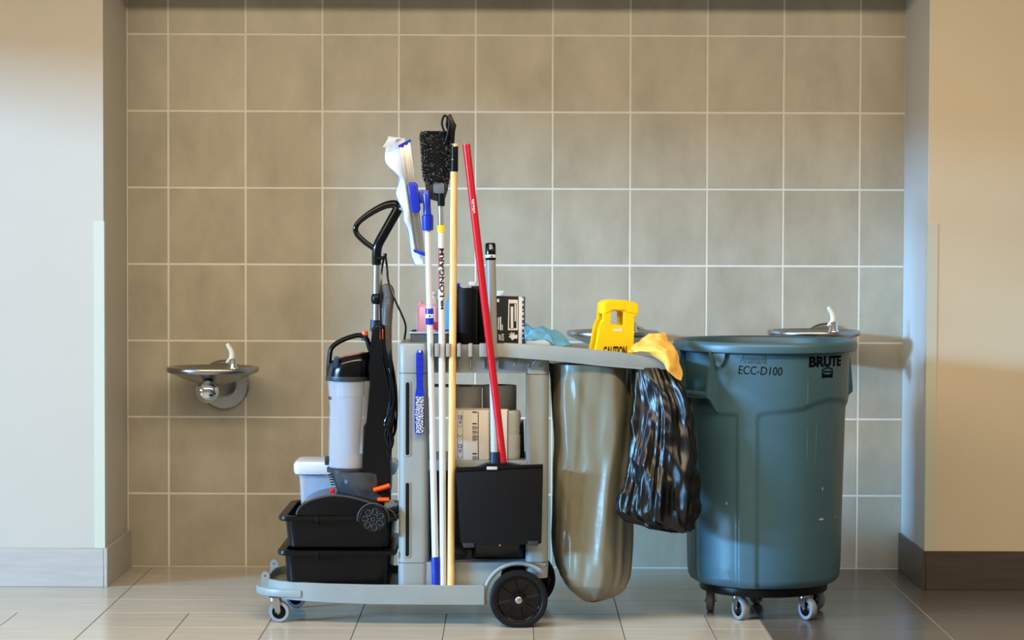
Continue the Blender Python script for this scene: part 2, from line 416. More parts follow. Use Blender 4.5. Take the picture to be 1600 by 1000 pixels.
# ------------------------------------------------------------------ drinking fountains
def fountain(cx, cy, lab):
    Yb = -0.225; s = L(1, Yb)
    c = W(cx, cy, Yb)
    t = thing('drinking_fountain', lab, 'drinking fountain', (c.x, 0, c.z - 0.16), 'steel drinking fountains on the tiled wall')
    R = 72 * s
    prof = [(0.004, -0.066), (R*0.30, -0.058), (R*0.62, -0.040), (R*0.90, -0.018), (R*0.985, -0.013), (R, -0.008), (R, 0.003), (R*0.985, 0.007),
            (R*0.94, 0.007), (R*0.90, 0.0), (R*0.6, -0.02), (R*0.25, -0.034), (0.004, -0.036)]
    b = NB(); lathe(b, prof, c, seg=64); obj('bowl', b, M_BRUSH, t)
    pc = W(cx + 18, cy + 25, 0)
    b = NB(); lathe(b, [(0.004, -0.0042), (0.097, -0.0042), (0.1, -0.008), (0.1, -0.014), (0.093, -0.02), (0.004, -0.022)], (pc.x, 0, pc.z), axis='Y', seg=48)
    obj('wall_plate', b, M_BRUSH, t)
    b = NB(); tube(b, [(pc.x, -0.02, pc.z), (pc.x - 0.012, -0.12, pc.z - 0.004), (pc.x - 0.03, -0.22, pc.z + 0.012)], [0.05, 0.04, 0.034], 24)
    obj('arm', b, M_BRUSH, t)
    kb = W(cx - 9, cy + 36, -0.36)
    b = NB(); lathe(b, [(0.022, 0.09), (0.03, 0.04), (0.042, 0.03), (0.045, 0.02), (0.044, 0.008), (0.038, -0.008), (0.024, -0.02), (0.008, -0.025), (0.0005, -0.0255)], kb, axis='Y', seg=40)
    obj('push_button', b, M_CHROME, t)
    sp = W(cx + 31, cy - 2, Yb - 0.06)
    b = NB(); lathe(b, [(0.021, -0.008), (0.02, 0.0), (0.017, 0.005), (0.016, 0.03), (0.012, 0.035), (0.004, 0.037)], sp, seg=24); sb = obj('bubbler', b, M_CHROME, t)
    pts = smooth_path([sp + Vector(q) for q in ((-0.006, 0, 0.02), (-0.002, 0, 0.045), (-0.006, 0, 0.065), (-0.016, 0, 0.082), (-0.022, 0, 0.092))], 6)
    b = NB(); tube(b, pts, [lerp(0.013, 0.007, i/(len(pts)-1)) for i in range(len(pts))], 12)
    tube(b, smooth_path([sp + Vector(q) for q in ((-0.004, -0.002, 0.045), (-0.014, -0.004, 0.03), (-0.024, -0.004, 0.018))], 5), 0.005, 8)
    obj('spout', b, M_CREAM, sb)
fountain(332.5, 576, 'low steel drinking fountain alone on the left of the tiled wall')
fountain(957.5, 519.5, 'steel drinking fountain partly hidden behind the yellow caution sign')
fountain(1271.5, 518.5, 'steel drinking fountain behind the rim of the large blue-grey bin')

# ------------------------------------------------------------------ janitor cart
Y0 = -1.42; YBK = -0.93
cart = thing('janitor_cart', 'grey plastic janitor cart with black rear wheels, carrying tools and a vacuum', 'cart', W(640, 979, -1.2) * 1.0)
cart.location.z = 0; ORG[cart.name] = Vector(cart.location)
def xp(px, Y=Y0): return W(px, 740, Y).x
def zp(py, Y=Y0, px=640): return W(px, py, Y).z
# platform tray
fe = [(860, -1.40), (757, -1.42), (660, -1.42), (580, -1.415), (510, -1.40), (460, -1.375), (432, -1.345), (418, -1.30), (415, -1.24)]
po = [(W(px, 920, y).x, y) for px, y in fe]
xl = po[-1][0]
po += [(xl, -1.10), (xl + 0.005, -1.03), (xl + 0.03, -0.975), (xl + 0.08, -0.945), (xp(700), YBK), (xp(860), YBK)]
def inset(poly, d):
    out = []; n = len(poly)
    for i in range(n):
        p0, p1, p2 = Vector(poly[i-1]), Vector(poly[i]), Vector(poly[(i+1) % n])
        e1, e2 = (p1-p0).normalized(), (p2-p1).normalized()
        n1, n2 = Vector((-e1.y, e1.x)), Vector((-e2.y, e2.x))
        nn = (n1 + n2).normalized(); k = d / max(0.4, nn.dot(n1))
        out.append(tuple(p1 + nn * k))
    return out
area2 = sum(po[i-1][0]*po[i][1] - po[i][0]*po[i-1][1] for i in range(len(po)))
sgn = 1 if area2 > 0 else -1
pin = inset(po, 0.014 * sgn)
zt, zb_, zfl = zp(914.5), zp(944.5), zp(914.5) - 0.025
def lift(x): return 0.010 * max(0, min(1, (xp(560) - x) / (xp(560) - xl)))
# the platform stops short of the wheels: split at the wheel arch
xa = xp(757)
def tray_rings(P, Q):
    r = [[(x, y, zb_ + lift(x) + 0.003) for x, y in Q], [(x, y, zb_ + lift(x)) for x, y in P], [(x, y, zt + lift(x)*0.3 - 0.003) for x, y in P],
         [(x + (q[0]-x)*0.25, y + (q[1]-y)*0.25, zt + lift(x)*0.3) for (x, y), q in zip(P, Q)], [(x + (q[0]-x)*0.8, y + (q[1]-y)*0.8, zt + lift(x)*0.3) for (x, y), q in zip(P, Q)],
         [(x, y, zt - 0.004) for x, y in Q], [(x, y, zfl) for x, y in Q]]
    return r
Pm = [p for p in po]
# pull the right end back to the arch
Pm = [(min(x, xa), y) for x, y in Pm]; Qm = [(min(x, xa - 0.014), y) for x, y in pin]
b = NB(); loft(b, tray_rings(Pm[1:-1] + [(xa, YBK)], Qm[1:-1] + [(xa - 0.014, YBK + 0.0 - 0.014)])); obj('platform', b, M_CART, cart)
# bumper step and eyelets at the left end
b = NB()
ring = [(W(px, 925, y).x, y) for px, y in ((470, -1.385), (438, -1.37), (416, -1.345), (404, -1.30), (400, -1.26))]
ring += [(ring[-1][0], -1.08), (ring[-1][0] + 0.02, -1.0), (ring[-1][0] + 0.16, -1.0), (ring[0][0], -1.2)]
prism_z(b, ring, zp(931, -1.32), zp(917, -1.30), 0.005, 2); obj('bumper', b, M_CART, cart)
for Ye in (-1.30, -1.0):
    X = W(415, 890, -1.30).x; zc = zp(900, -1.30); r = 0.0145
    lp = [(-r, -0.052)] + [(r*math.cos(a), r*math.sin(a)) for a in [math.pi - math.pi*k/12 for k in range(13)]] + [(r, -0.052)]
    hole = [(0.005*math.cos(2*math.pi*k/12), 0.005*math.sin(2*math.pi*k/12)) for k in range(12)]
    b = NB(); outline(b, [lp, hole], lambda u, v, w_: Vector((X + u, Ye + w_, zc + v)), 0.012); obj('eyelet', b, M_CART, cart)
# raised wheel housing with arch
wc = W(810.5, 936, Y0 - 0.01); WR = 0.0985
arch = []
for k in range(15):
    a = R_(192 - 140 * k / 14); arch.append((wc.x + 0.118*math.cos(a), wc.z + 0.118*math.sin(a)))
hz = zp(878.5, -1.39)
poly = [(xp(630), zfl), (xp(630), hz), (xp(846), hz), (xp(856), hz - 0.006)]
poly += [(x, z) for x, z in reversed(arch) if z < hz - 0.004 and x < xp(850)]
b = NB(); prism(b, [p for p in poly], -1.385, -1.02, 0.004, 2); obj('wheel_housing', b, M_CART, cart)
b = NB()
ar = [(x, z) for x, z in arch if x < xp(846)]
tube(b, [(x, -1.40, min(z, hz)) for x, z in ar], 0.008, 10); obj('arch_rim', b, M_CART, cart)
# big wheels
def big_wheel(c):
    b = NB(); lathe(b, [(0.078, -0.018), (0.082, -0.022), (0.092, -0.022), (0.0985, -0.014), (0.0985, 0.014), (0.092, 0.022), (0.078, 0.022), (0.078, -0.018)], c, axis='Y', seg=56, caps=False)
    w_ = obj('wheel', b, M_RUBBER, cart)
    b = NB(); lathe(b, [(0.079, -0.019), (0.074, -0.020), (0.070, -0.008), (0.040, -0.004), (0.026, -0.006), (0.024, -0.022), (0.010, -0.025), (0.010, 0.02), (0.079, 0.02), (0.079, -0.019)], c, axis='Y', seg=48, caps=False)
    for k in range(8):
        a = 2*math.pi*k/8 + 0.2; d = Vector((math.cos(a), 0, math.sin(a)))
        tube(b, [c + d*0.024 + Vector((0, -0.011, 0)), c + d*0.072 + Vector((0, -0.011, 0))], 0.004, 8)
    h = obj('hub', b, M_BLACKG, w_)
    b = NB(); lathe(b, [(0.0002, -0.0315), (0.006, -0.031), (0.0115, -0.028), (0.0115, -0.024)], c, axis='Y', seg=20); obj('axle_cap', b, M_STEEL, w_)
big_wheel(wc)
big_wheel(Vector((wc.x + 0.035, -0.95, wc.z)))
b = NB(); rod(b, (wc.x, -1.40, wc.z), (wc.x + 0.03, -0.96, wc.z), 0.008); obj('axle', b, M_STEEL, cart)
# casters
def caster(parent, x, y, ztop, r, wd, head, mt=M_GRUB):
    h = Vector((math.cos(head), math.sin(head), 0)); n = Vector((-h.y, h.x, 0)); c = Vector((x, y, r))
    sw = c - h * r * 0.45; sw.z = ztop
    b = NB(); lathe(b, [(0.001, -0.012), (0.021, -0.012), (0.021, 0.0), (0.001, 0.0)], sw, seg=20)
    for s in (-1, 1):
        off = n * s * (wd*0.5 + 0.004)
        q = [sw - h*0.018, sw + h*0.02, c + h*0.007 + Vector((0,0,0.002)), c - Vector((0,0,0.008)), c - h*0.008]
        zq = [ztop - 0.006, ztop - 0.006, c.z + 0.002, c.z - 0.008, c.z]
        A = [Vector((p.x, p.y, z)) + off for p, z in zip(q, zq)]; B = [p + n*s*0.0025 for p in A]
        loft(b, [A, B])
    rod(b, c - n*(wd*0.5+0.009), c + n*(wd*0.5+0.009), 0.005, seg=10)
    f = obj('caster', b, M_STEEL, parent)
    b = NB(); lathe(b, [(r*0.66, -wd*0.5), (r*0.93, -wd*0.5), (r, -wd*0.3), (r, wd*0.3), (r*0.93, wd*0.5), (r*0.66, wd*0.5), (r*0.66, -wd*0.5)], c, dirv=n, seg=32, caps=False)
    w_ = obj('wheel', b, mt, f)
    b = NB(); lathe(b, [(r*0.2, -wd*0.42), (r*0.3, -wd*0.4), (r*0.55, -wd*0.2), (r*0.67, -wd*0.42), (r*0.67, wd*0.42), (r*0.55, wd*0.2), (r*0.3, wd*0.4), (r*0.2, wd*0.42)], c, dirv=n, seg=24)
    obj('hub', b, M_BLACK, w_)
caster(cart, W(437, 957, -1.345).x, -1.345, zb_ + 0.012, 0.0365, 0.022, R_(-8))
caster(cart, W(462, 957, -1.03).x, -1.03, zb_ + 0.012, 0.0365, 0.022, R_(15))
# left column (hollow upright with rounded front)
def colshape(x0, x1, yf, yb, r=0.03): return rrect(x0, x1, yf, yb, r, 6)
cx0, cx1 = xp(623, -1.36), xp(671, -1.36)
def column(x0, x1, yf, yb, zs, name, grow):
    b = NB()
    rings = []
    for z, g in zs: rings.append([(x, y, z) for x, y in colshape(x0 - g, x1 + g, yf - g, yb + g, 0.026)])
    loft(b, rings); return obj(name, b, M_CART, cart)
zs1, zs2 = zp(583, -1.39), zp(880, -1.39)
colu = column(cx0, cx1, -1.39, -1.0, [(zs2 + 0.0015, 0), (zs1 - 0.0015, 0)], 'column', 0)
column(cx0, cx1, -1.39, -1.0, [(zfl, 0.0), (zs2 - 0.0008, 0.001)], 'column_foot', 0)
column(cx0, cx1, -1.39, -1.0, [(zs1 + 0.0008, 0.001), (zp(540), 0.002), (zp(537.5), -0.001)], 'column_cap', 0)
column(cx0, cx1, -1.38, -1.01, [(zfl + 0.01, -0.004), (zp(545), -0.004)], 'column_core', 0)
for ya, yb in ((597, 711), (754, 869)):
    z1, z0 = zp(ya, -1.385), zp(yb, -1.385); xc_ = W(637, 700, -1.385).x; r = 0.0065
    lp = [(r*math.cos(R_(k*18)), (z1-z0)/2 - r + r*math.sin(R_(k*18))) for k in range(11)] + [(r*math.cos(R_(180+k*18)), -(z1-z0)/2 + r + r*math.sin(R_(180+k*18))) for k in range(11)]
    lp2 = [(u*1.45, v + (0.004 if v > 0 else -0.004)) for u, v in lp]
    b = NB(); outline(b, [lp], lambda u, v, w_: Vector((xc_ + u, -1.3885 + w_, (z0+z1)/2 + v)), 0.006); obj('slot_shade', b, M_BLACKM, colu)  # solid black capsule paints the shade inside an open slot
    b = NB(); outline(b, [lp2, lp], lambda u, v, w_: Vector((xc_ + u, -1.390 + w_, (z0+z1)/2 + v)), 0.006); obj('slot_rim', b, M_CART, colu)
# right upright
rx0, rx1 = xp(822, -1.36), xp(857, -1.36)
rz1, rz2 = zp(584, -1.38), zp(878, -1.38)
column(rx0, rx1, -1.385, -1.0, [(rz2 + 0.0015, 0), (rz1 - 0.0015, 0)], 'upright', 0)
column(rx0, rx1, -1.385, -1.0, [(zp(905), -0.001), (rz2 - 0.0008, 0.001)], 'upright_foot', 0)
column(rx0, rx1, -1.385, -1.0, [(rz1 + 0.0008, 0.001), (zp(556), 0.001)], 'upright_cap', 0)
column(rx0, rx1, -1.375, -1.01, [(rz2 - 0.02, -0.004), (zp(570), -0.004)], 'upright_core', 0)
# shelf, back rails
shz = zp(719, -1.37)
b = NB(); box(b, (cx1 - 0.004, -1.375, shz - 0.036), (rx0 + 0.004, -1.362, shz + 0.0), 0.003); box(b, (cx1 - 0.004, -1.362, shz - 0.012), (rx0 + 0.004, -0.99, shz - 0.004)); obj('shelf', b, M_CART, cart)
b = NB(); box(b, (cx1 - 0.004, -0.995, zp(900)), (rx0 + 0.004, -0.985, zp(735))); obj('back_panel', b, M_CART, cart)
b = NB(); rod(b, (cx1, -1.02, zp(602, -1.02)), (xp(800), -1.02, zp(604, -1.02)), 0.006); obj('cross_bar', b, M_BPOLE, cart)
# tool rail
b = NB(); box(b, (cx1 - 0.004, -1.375, zp(582, -1.37)), (rx0 + 0.006, -1.362, zp(538, -1.37)), 0.002); obj('rail_plate', b, M_CART, cart)
for xa_, xb_ in ((671.5, 673.5), (678.5, 686), (696, 703), (713.5, 720), (731, 738), (748, 763), (771, 784)):
    b = NB(); box(b, (xp(xa_ + 0.4), -1.432, zp(557)), (xp(xb_ - 0.4), -1.372, zp(536.5)), 0.002)
    xm = (xp(xa_) + xp(xb_)) / 2
    box(b, (xm - 0.002, -1.385, zp(576)), (xm + 0.002, -1.374, zp(556)), 0)
    obj('tool_clip', b, M_CART, cart)
# top tray
ttz = zp(540, -1.3) - 0.012
b = NB(); box(b, (cx0 + 0.01, -1.362, ttz - 0.008), (xp(790), -0.95, ttz), 0.002); obj('top_tray', b, M_CART, cart)
b = NB(); box(b, (cx0 + 0.02, -0.96, ttz - 0.02), (xp(790), -0.95, ttz + 0.03), 0.003); obj('tray_back_lip', b, M_CART, cart)
# sagging bag frame with lid
fpt = XZ([(783, 537), (789, 535.5), (860, 539.5), (960, 549), (1030, 559), (1040, 563), (1046, 574), (1040, 577.5), (1010, 577.5), (940, 571.5), (860, 563), (783, 557.5)], Y0)
b = NB(); prism(b, fpt, -1.432, -1.418, 0.003, 2); obj('bag_frame', b, M_CART, cart)
A0 = W(783, 547, Y0); A1 = W(1040, 568, Y0)
def fz(x): return lerp(A0.z, A1.z, (x - A0.x) / (A1.x - A0.x))
b = NB(); loft(b, [[(A1.x - 0.004, y, A1.z - 0.018), (A1.x + 0.012, y, A1.z - 0.018), (A1.x + 0.008, y, A1.z + 0.012), (A1.x - 0.004, y, A1.z + 0.014)] for y in (-1.425, -0.95)]); obj('frame_side', b, M_CART, cart)
b = NB(); loft(b, [[(x, -0.965, fz(x) - 0.02), (x, -0.95, fz(x) - 0.02), (x, -0.95, fz(x) + 0.02), (x, -0.965, fz(x) + 0.02)] for x in (A0.x, A1.x)]); obj('frame_back', b, M_CART, cart)
b = NB(); loft(b, [[(x, -1.42, fz(x) - 0.012), (x, -0.96, fz(x) - 0.012), (x, -0.96, fz(x) - 0.005), (x, -1.42, fz(x) - 0.005)] for x in (A0.x - 0.02, A1.x)]); lid = obj('lid', b, M_CART, cart)
def lidz(x): return fz(x) - 0.005
for px in (805, 834):
    b = NB(); p = W(px, 560, -1.40); tube(b, [p + Vector((0.012, 0, 0)), p + Vector((-0.004, 0, -0.024))], 0.004, 8); obj('gusset', b, M_CART, cart)

# ------------------------------------------------------------------ hanging vinyl bag
def folded_bag(rows, yc_fn, dep_fn, folds, amp, nseg=144, seed=0, pw=2.6, crumple=0.0, cf=18.0, twist=0.0):
    """rows: (py, px_left, px_right) profile; rings are superellipses with vertical folds"""
    b = NB(); rings = []
    prof = smooth_path([Vector((l_, r_, y)) for y, l_, r_ in rows], 8)
    for i, q in enumerate(prof):
        t = i / (len(prof) - 1); Yc = yc_fn(t)
        z = W((q.x+q.y)/2, q.z, Yc).z; xl_, xr_ = W(q.x, q.z, Yc).x, W(q.y, q.z, Yc).x
        hx, hy = max(0.002, (xr_-xl_)/2), dep_fn(t); cx = (xl_+xr_)/2
        ring = []
        for k in range(nseg):
            a = 2*math.pi*k/nseg; ca, sa = math.cos(a), math.sin(a)
            x = math.copysign(abs(ca)**(2/pw), ca); y = math.copysign(abs(sa)**(2/pw), sa)
            ca, sa = math.cos(a + twist*t*0.5), math.sin(a + twist*t*0.5)
            f = noise.noise(Vector((ca*folds, sa*folds, t*2.2 + seed)))*amp + noise.noise(Vector((ca*folds*2.7, sa*folds*2.7, t*2.0 + seed + 9)))*amp*0.4
            p = Vector((cx + x*hx, Yc + y*hy, z))
            ca, sa = math.cos(a), math.sin(a)
            d = Vector((ca*0.4, sa, 0)).normalized()
            e = min(1, 6*t + 0.25)
            p += d * f * e
            if crumple:
                q_ = Vector((p.x*cf + p.z*cf*0.25, p.y*cf, p.z*cf*0.28 + seed)); w1 = noise.noise_vector(p*6)*0.35
                n1 = noise.noise(q_ + w1); n2 = noise.noise(q_*1.9 + Vector((seed+4, p.x*6, p.z*9)))
                n3 = noise.noise(p*26 + Vector((0, seed, 0)))
                p += d * ((1-abs(n1)*2.6)*crumple + (1-abs(n2)*2.4)*crumple*0.26 + (1-abs(n3)*2)*crumple*0.07) * e
            ring.append(p)
        rings.append(ring)
    return loft(b, rings)
rows = [(566, 858, 988), (590, 859, 990), (640, 860, 993), (690, 863, 990), (740, 862, 984), (800, 862, 981), (850, 861, 983), (880, 864, 984), (900, 870, 982), (916, 884, 974), (926, 902, 955), (932, 915, 930)]
b = folded_bag(rows, lambda t: -1.2, lambda t: 0.195*(1 - 0.25*max(0, t-0.75)/0.25), 1.7, 0.034, nseg=200, seed=3, crumple=0.003, cf=14, twist=1.6)
bag = obj('refuse_bag', b, M_BAG)
ctrl = [[W(986, y, -1.36), W(991 + 4*math.sin(y*0.031), y, -1.345 + 0.012*math.sin(y*0.05)), W(996 + 3*math.sin(y*0.024 + 1), y, -1.31)] for y in (572, 610, 650, 690, 720)]
b = NB(); sheet(b, ctrl, 6, 0.002); obj('side_flap', b, mat('vinyl_bag_back', (92, 86, 62), 0.4), bag)
tag(bag, 'olive grey vinyl bag hanging from the cart below its sagging frame', 'bag')
# black plastic sack
rows = [(574, 996, 1046), (600, 1000, 1058), (640, 1002, 1074), (690, 996, 1080), (730, 988, 1084), (770, 982, 1085), (795, 980, 1085), (808, 986, 1082), (818, 1004, 1078), (826, 1030, 1078), (830, 1050, 1068)]
b = folded_bag(rows, lambda t: -1.40 - 0.05*min(1, t*2), lambda t: 0.03 + 0.045*math.sin(math.pi*min(1, t*1.05)), 2.6, 0.022, nseg=240, seed=21, pw=2.0, crumple=0.028, cf=8.5)
o = obj('garbage_bag', b, M_BIN)
tag(o, 'crumpled black plastic garbage bag hanging between cart and large bin', 'garbage bag')

# ------------------------------------------------------------------ large bin
YC = -1.10
cc = W(1194, 730, YC); XC = cc.x
def zc_(py): return W(1194, py, YC).z
ZB, ZT = 0.118, zc_(530)
prof = [(0.0, 0.250), (0.012, 0.266), (0.03, 0.274), (0.08, 0.2775), (0.3, 0.281), (0.6, 0.287), (0.9, 0.2955), (0.965, 0.298)]
def canr(z):
    h = (z - ZB) / (ZT - ZB)
    for (a, r0), (c, r1) in zip(prof[:-1], prof[1:]):
        if h <= c: return lerp(r0, r1, max(0, h-a)/(c-a))
    return prof[-1][1]
def sstep(x, w_): 
    t = max(0, min(1, x / w_ + 0.5)); return t*t*(3-2*t)
zA = [( -11, zc_(640)), (-4, zc_(636)), (6, zc_(634.5)), (20, zc_(631)), (32, zc_(622)), (44, zc_(618)), (58, zc_(620)), (70, zc_(627)), (110, zc_(636))]
def zAtop(a):
    for (a0, z0), (a1, z1) in zip(zA[:-1], zA[1:]):
        if a <= a1: return lerp(z0, z1, max(0, (a-a0)/(a1-a0)))
    return zA[-1][1]
def recess(a, z):                                   # a in degrees, 0 faces the camera, + to the right
    v = 0
    for s in (0, 180):
        aa = (a - s + 180) % 360 - 180
        v = max(v, sstep(aa + 11, 3) * sstep(112 - aa, 3) * sstep(zAtop(aa) - z, 0.022))
        v = max(v, sstep(-25 - aa, 2.0) * sstep(aa + 62, 3) * sstep(zc_(640) - z, 0.016) * 0.8)
    return v
def canp(a, z, off=0.0):
    r = canr(z) - 0.0075*recess(a, z) + off
    return Vector((XC + r*math.sin(R_(a)), YC - r*math.cos(R_(a)), z))
can = thing('rubbish_bin', 'large round blue-grey plastic bin marked BRUTE, on a wheeled dolly', 'trash can', (XC, YC, ZB))
b = NB(); NA = 300
hs = [0, 0.004, 0.012, 0.02, 0.03] + [0.03 + 0.935*k/130 for k in range(1, 131)]
rings = [[(XC, YC, ZB + 0.0005)] * 0 or [canp(360*k/NA, ZB + h*(ZT-ZB)) for k in range(NA)] for h in hs]
inner = [[Vector((XC + (canr(z)-0.006-e)*math.sin(2*math.pi*k/NA), YC - (canr(z)-0.006-e)*math.cos(2*math.pi*k/NA), z)) for k in range(NA)] for z, e in ((ZB + 0.965*(ZT-ZB), 0), (ZB + 0.5*(ZT-ZB), 0.008), (ZB + 0.03, 0.01))]
loft(b, rings + inner); obj('body', b, M_CAN, can)
b = NB(); rz = ZT; lathe(b, [(0.296, rz - 0.040), (0.311, rz - 0.039), (0.3215, rz - 0.034), (0.3235, rz - 0.014), (0.320, rz - 0.004), (0.314, rz), (0.304, rz - 0.001), (0.297, rz - 0.006), (0.290, rz - 0.03), (0.290, rz - 0.04), (0.296, rz - 0.040)], (XC, YC, 0), seg=128, caps=False); obj('rim', b, M_CAN, can)
def handle(ah):
    er = Vector((math.sin(R_(ah)), -math.cos(R_(ah)), 0)); et = Vector((math.cos(R_(ah)), math.sin(R_(ah)), 0))
    O = Vector((XC, YC, 0)); b = NB()
    zt_, zbar, zlow = ZT - 0.03, zc_(611), zc_(640)
    for s in (-1, 1):
        t0 = s * 0.088; rb = math.sqrt(0.292**2 - t0**2)
        out = [(rb - 0.02, zt_), (rb + 0.032, zt_), (rb + 0.030, zt_ - 0.02), (rb + 0.044, zbar + 0.016), (rb + 0.045, zbar - 0.006), (rb + 0.03, zbar - 0.016), (rb + 0.006, zlow + 0.012), (rb - 0.012, zlow), (rb - 0.02, zlow)]
        w_ = [0.014] * len(out)
        A = [O + er*r + et*(t0 - 0.006) + Vector((0, 0, z)) for r, z in out]
        B = [O + er*r + et*(t0 + 0.006) + Vector((0, 0, z)) for r, z in out]
        loft(b, [A, B])
    rr = math.sqrt(0.292**2 - 0.088**2) + 0.034
    tube(b, [O + er*rr + et*q + Vector((0, 0, zbar)) for q in (-0.09, 0.09)], 0.0125, 16)
    bmesh.ops.bevel(b, geom=[e for e in b.edges if e.calc_face_angle(0) > 0.8], offset=0.0025, segments=2, affect='EDGES')
    obj('handle', b, M_CAN, can)
    b = NB()                                         # scalloped tab beside the handle
    for s in (1,):
        a0 = ah + s * 21
        q = [(-5.5, 0), (5.5, 0), (4.6, -0.03), (3.0, -0.046), (0.6, -0.055), (-1.4, -0.05), (-2.2, -0.03)]
        A = [canp(a0 + da, zt_ + dz, 0.016) for da, dz in q]; B = [canp(a0 + da, zt_ + dz, -0.004) for da, dz in q]
        loft(b, [A, B])
    obj('handle_tab', b, M_CAN, can)
handle(-58); handle(122)
def can_at(px, py):
    Y = YC - 0.28
    for _ in range(12):
        p = W(px, py, Y); r = canr(p.z); s = max(-0.98, min(0.98, (p.x - XC)/r)); a = math.asin(s); Y = YC - r*math.cos(a)
    return math.degrees(a), p.z
def can_map(a0, z0, rot=0.0, off=0.0008):
    c_, s_ = math.cos(R_(rot)), math.sin(R_(rot))
    def f(u, v, w_):
        x, y = u*c_ - v*s_, u*s_ + v*c_
        return canp(a0 + math.degrees(x/0.294), z0 + y, off + w_)
    return f
def can_text(s, px0, px1, py0, py1, bold, mt, name, rot=0.0, shear=0.0):
    a0, z0 = can_at(px0, (py0+py1)/2); a1, z1 = can_at(px1, (py0+py1)/2)
    b = NB(); text(b, s, R_(a1-a0)*0.294, L(py1-py0, -1.36), can_map((a0+a1)/2, (z0+z1)/2, rot), bold, shear)
    obj(name, b, mt, can, smooth=False)
can_text('BRUTE', 1264, 1313.5, 556, 573, 0.045, M_INK, 'lettering')
can_text('ECC-D100', 1154, 1222, 572.5, 585.5, -0.004, M_INK, 'handwriting', rot=-1.5, shear=0.1)
can_text('Aramark', 1156, 1199, 555, 568, -0.008, M_FAINT, 'handwriting', rot=-2, shear=0.3)
a0, z0 = can_at(1293, 582)
mp = can_map(a0, z0)
hw, hh = 0.0275, 0.0185
arcs = [(hw*(k/8-1), hh*0.55 + hh*0.45*math.sin(math.pi*k/16)) for k in range(17)]
outer = [(-hw, -hh), (hw, -hh)] + [(-x, y) for x, y in arcs]
lens = [(hw*0.88*math.cos(2*math.pi*k/24), hh*0.18 + hh*0.58*math.sin(2*math.pi*k/24)) for k in range(24)]
b = NB(); outline(b, [outer, lens], lambda u, v, w_: mp(u, v, w_), 0.0006)
text(b, 'Rubbermaid', hw*1.5, hh*0.36, lambda u, v, w_: mp(u, v + hh*0.18, w_), 0.03); obj('emblem', b, M_INK, can, smooth=False)
for px, py, du, dv in ((1287.5, 764, 0.004, 0.010), (1285.5, 811.5, 0.020, 0.006), (1308, 808, 0.003, 0.008), (1134, 787, 0.003, 0.009), (1137, 829, 0.002, 0.004), (1262, 612, 0.0012, 0.07), (1277, 690, 0.0012, 0.11), (1263, 694, 0.001, 0.10), (1312, 700, 0.001, 0.05)):
    a0, z0 = can_at(px, py); mq = can_map(a0, z0)
    lp = [((du + du*0.4*noise.noise((k*1.7, px, 0)))*math.cos(2*math.pi*k/14), (dv + dv*0.4*noise.noise((k*1.3, py, 3)))*math.sin(2*math.pi*k/14)) for k in range(14)]
    b = NB(); outline(b, [lp], lambda u, v, w_: mq(u*0.6, v*0.6, w_), 0.0004); obj('scuff_mark', b, M_SCUFF if dv < 0.03 else mat('scratch', (104, 134, 146), 0.6), can, smooth=False)
# dolly
dol = thing('bin_dolly', 'black round dolly with five grey casters under the large bin', 'dolly', (XC, YC, 0))
b = NB(); lathe(b, [(0.04, 0.088), (0.212, 0.084), (0.222, 0.087), (0.225, 0.092), (0.225, 0.112), (0.221, 0.117), (0.05, 0.1175)], (XC, YC, 0), seg=96); obj('deck', b, M_BLACK, dol)
for px, yy, hd in ((1157, -1.262, -62), (1262, -1.258, -58), (1110, -1.075, -100), (1182, -0.90, 60), (1275, -1.03, -60)):
    caster(dol, W(px, 950, yy).x, yy, 0.087, 0.0395, 0.024, R_(hd))

# ------------------------------------------------------------------ black tubs on the platform
def tub(px0, px1, pyr, pyb, mt_lab):
    Yf, Yb = -1.40, -0.90
    z1, z0 = W(530, pyr, Yf).z, (W(530, pyb, Yf).z if pyb < 900 else zfl + 0.0008)
    x0, x1 = W(px0, pyr, Yf).x, W(px1, pyr, Yf).x
    t = thing('bus_tub', mt_lab, 'tub', ((x0+x1)/2, (Yf+Yb)/2, z0), 'black tubs stacked on the cart platform')
    def rg(z, i, r=0.035): return [(x, y, z) for x, y in rrect(x0+i, x1-i, Yf+i, Yb-i, r, 6)]
    b = NB(); loft(b, [rg(z0, 0.036), rg(z0 + 0.006, 0.03), rg(z1 - 0.01, 0.02), rg(z1 - 0.002, 0.018), rg(z1 - 0.002, 0.026), rg(z0 + 0.02, 0.036)]); obj('body', b, M_BLACK, t)
    b = NB(); loft(b, [rg(z1 - 0.016, 0.012), rg(z1 - 0.018, 0.002), rg(z1 - 0.012, -0.002), rg(z1 - 0.002, 0.0), rg(z1, 0.006), rg(z1 - 0.001, 0.02), rg(z1 - 0.01, 0.021)], caps=False); obj('rim', b, M_BLACK, t)
    hx = W(496, pyr, Yf).x
    b = NB(); box(b, (hx - 0.007, Yf - 0.005, z1 - 0.020), (hx + 0.007, Yf + 0.01, z1 - 0.004), 0.003); box(b, (hx - 0.003, Yf - 0.002, z1 - 0.034), (hx + 0.003, Yf + 0.018, z1 - 0.016), 0.001); obj('latch_nub', b, M_BLACK, t)
    return z1
tub_low = tub(433, 618, 860.5, 913, 'lower black plastic tub of the stack under the vacuum')
tub_up = tub(434.5, 621, 806.5, 859, 'upper black plastic tub of the stack, directly under the vacuum')
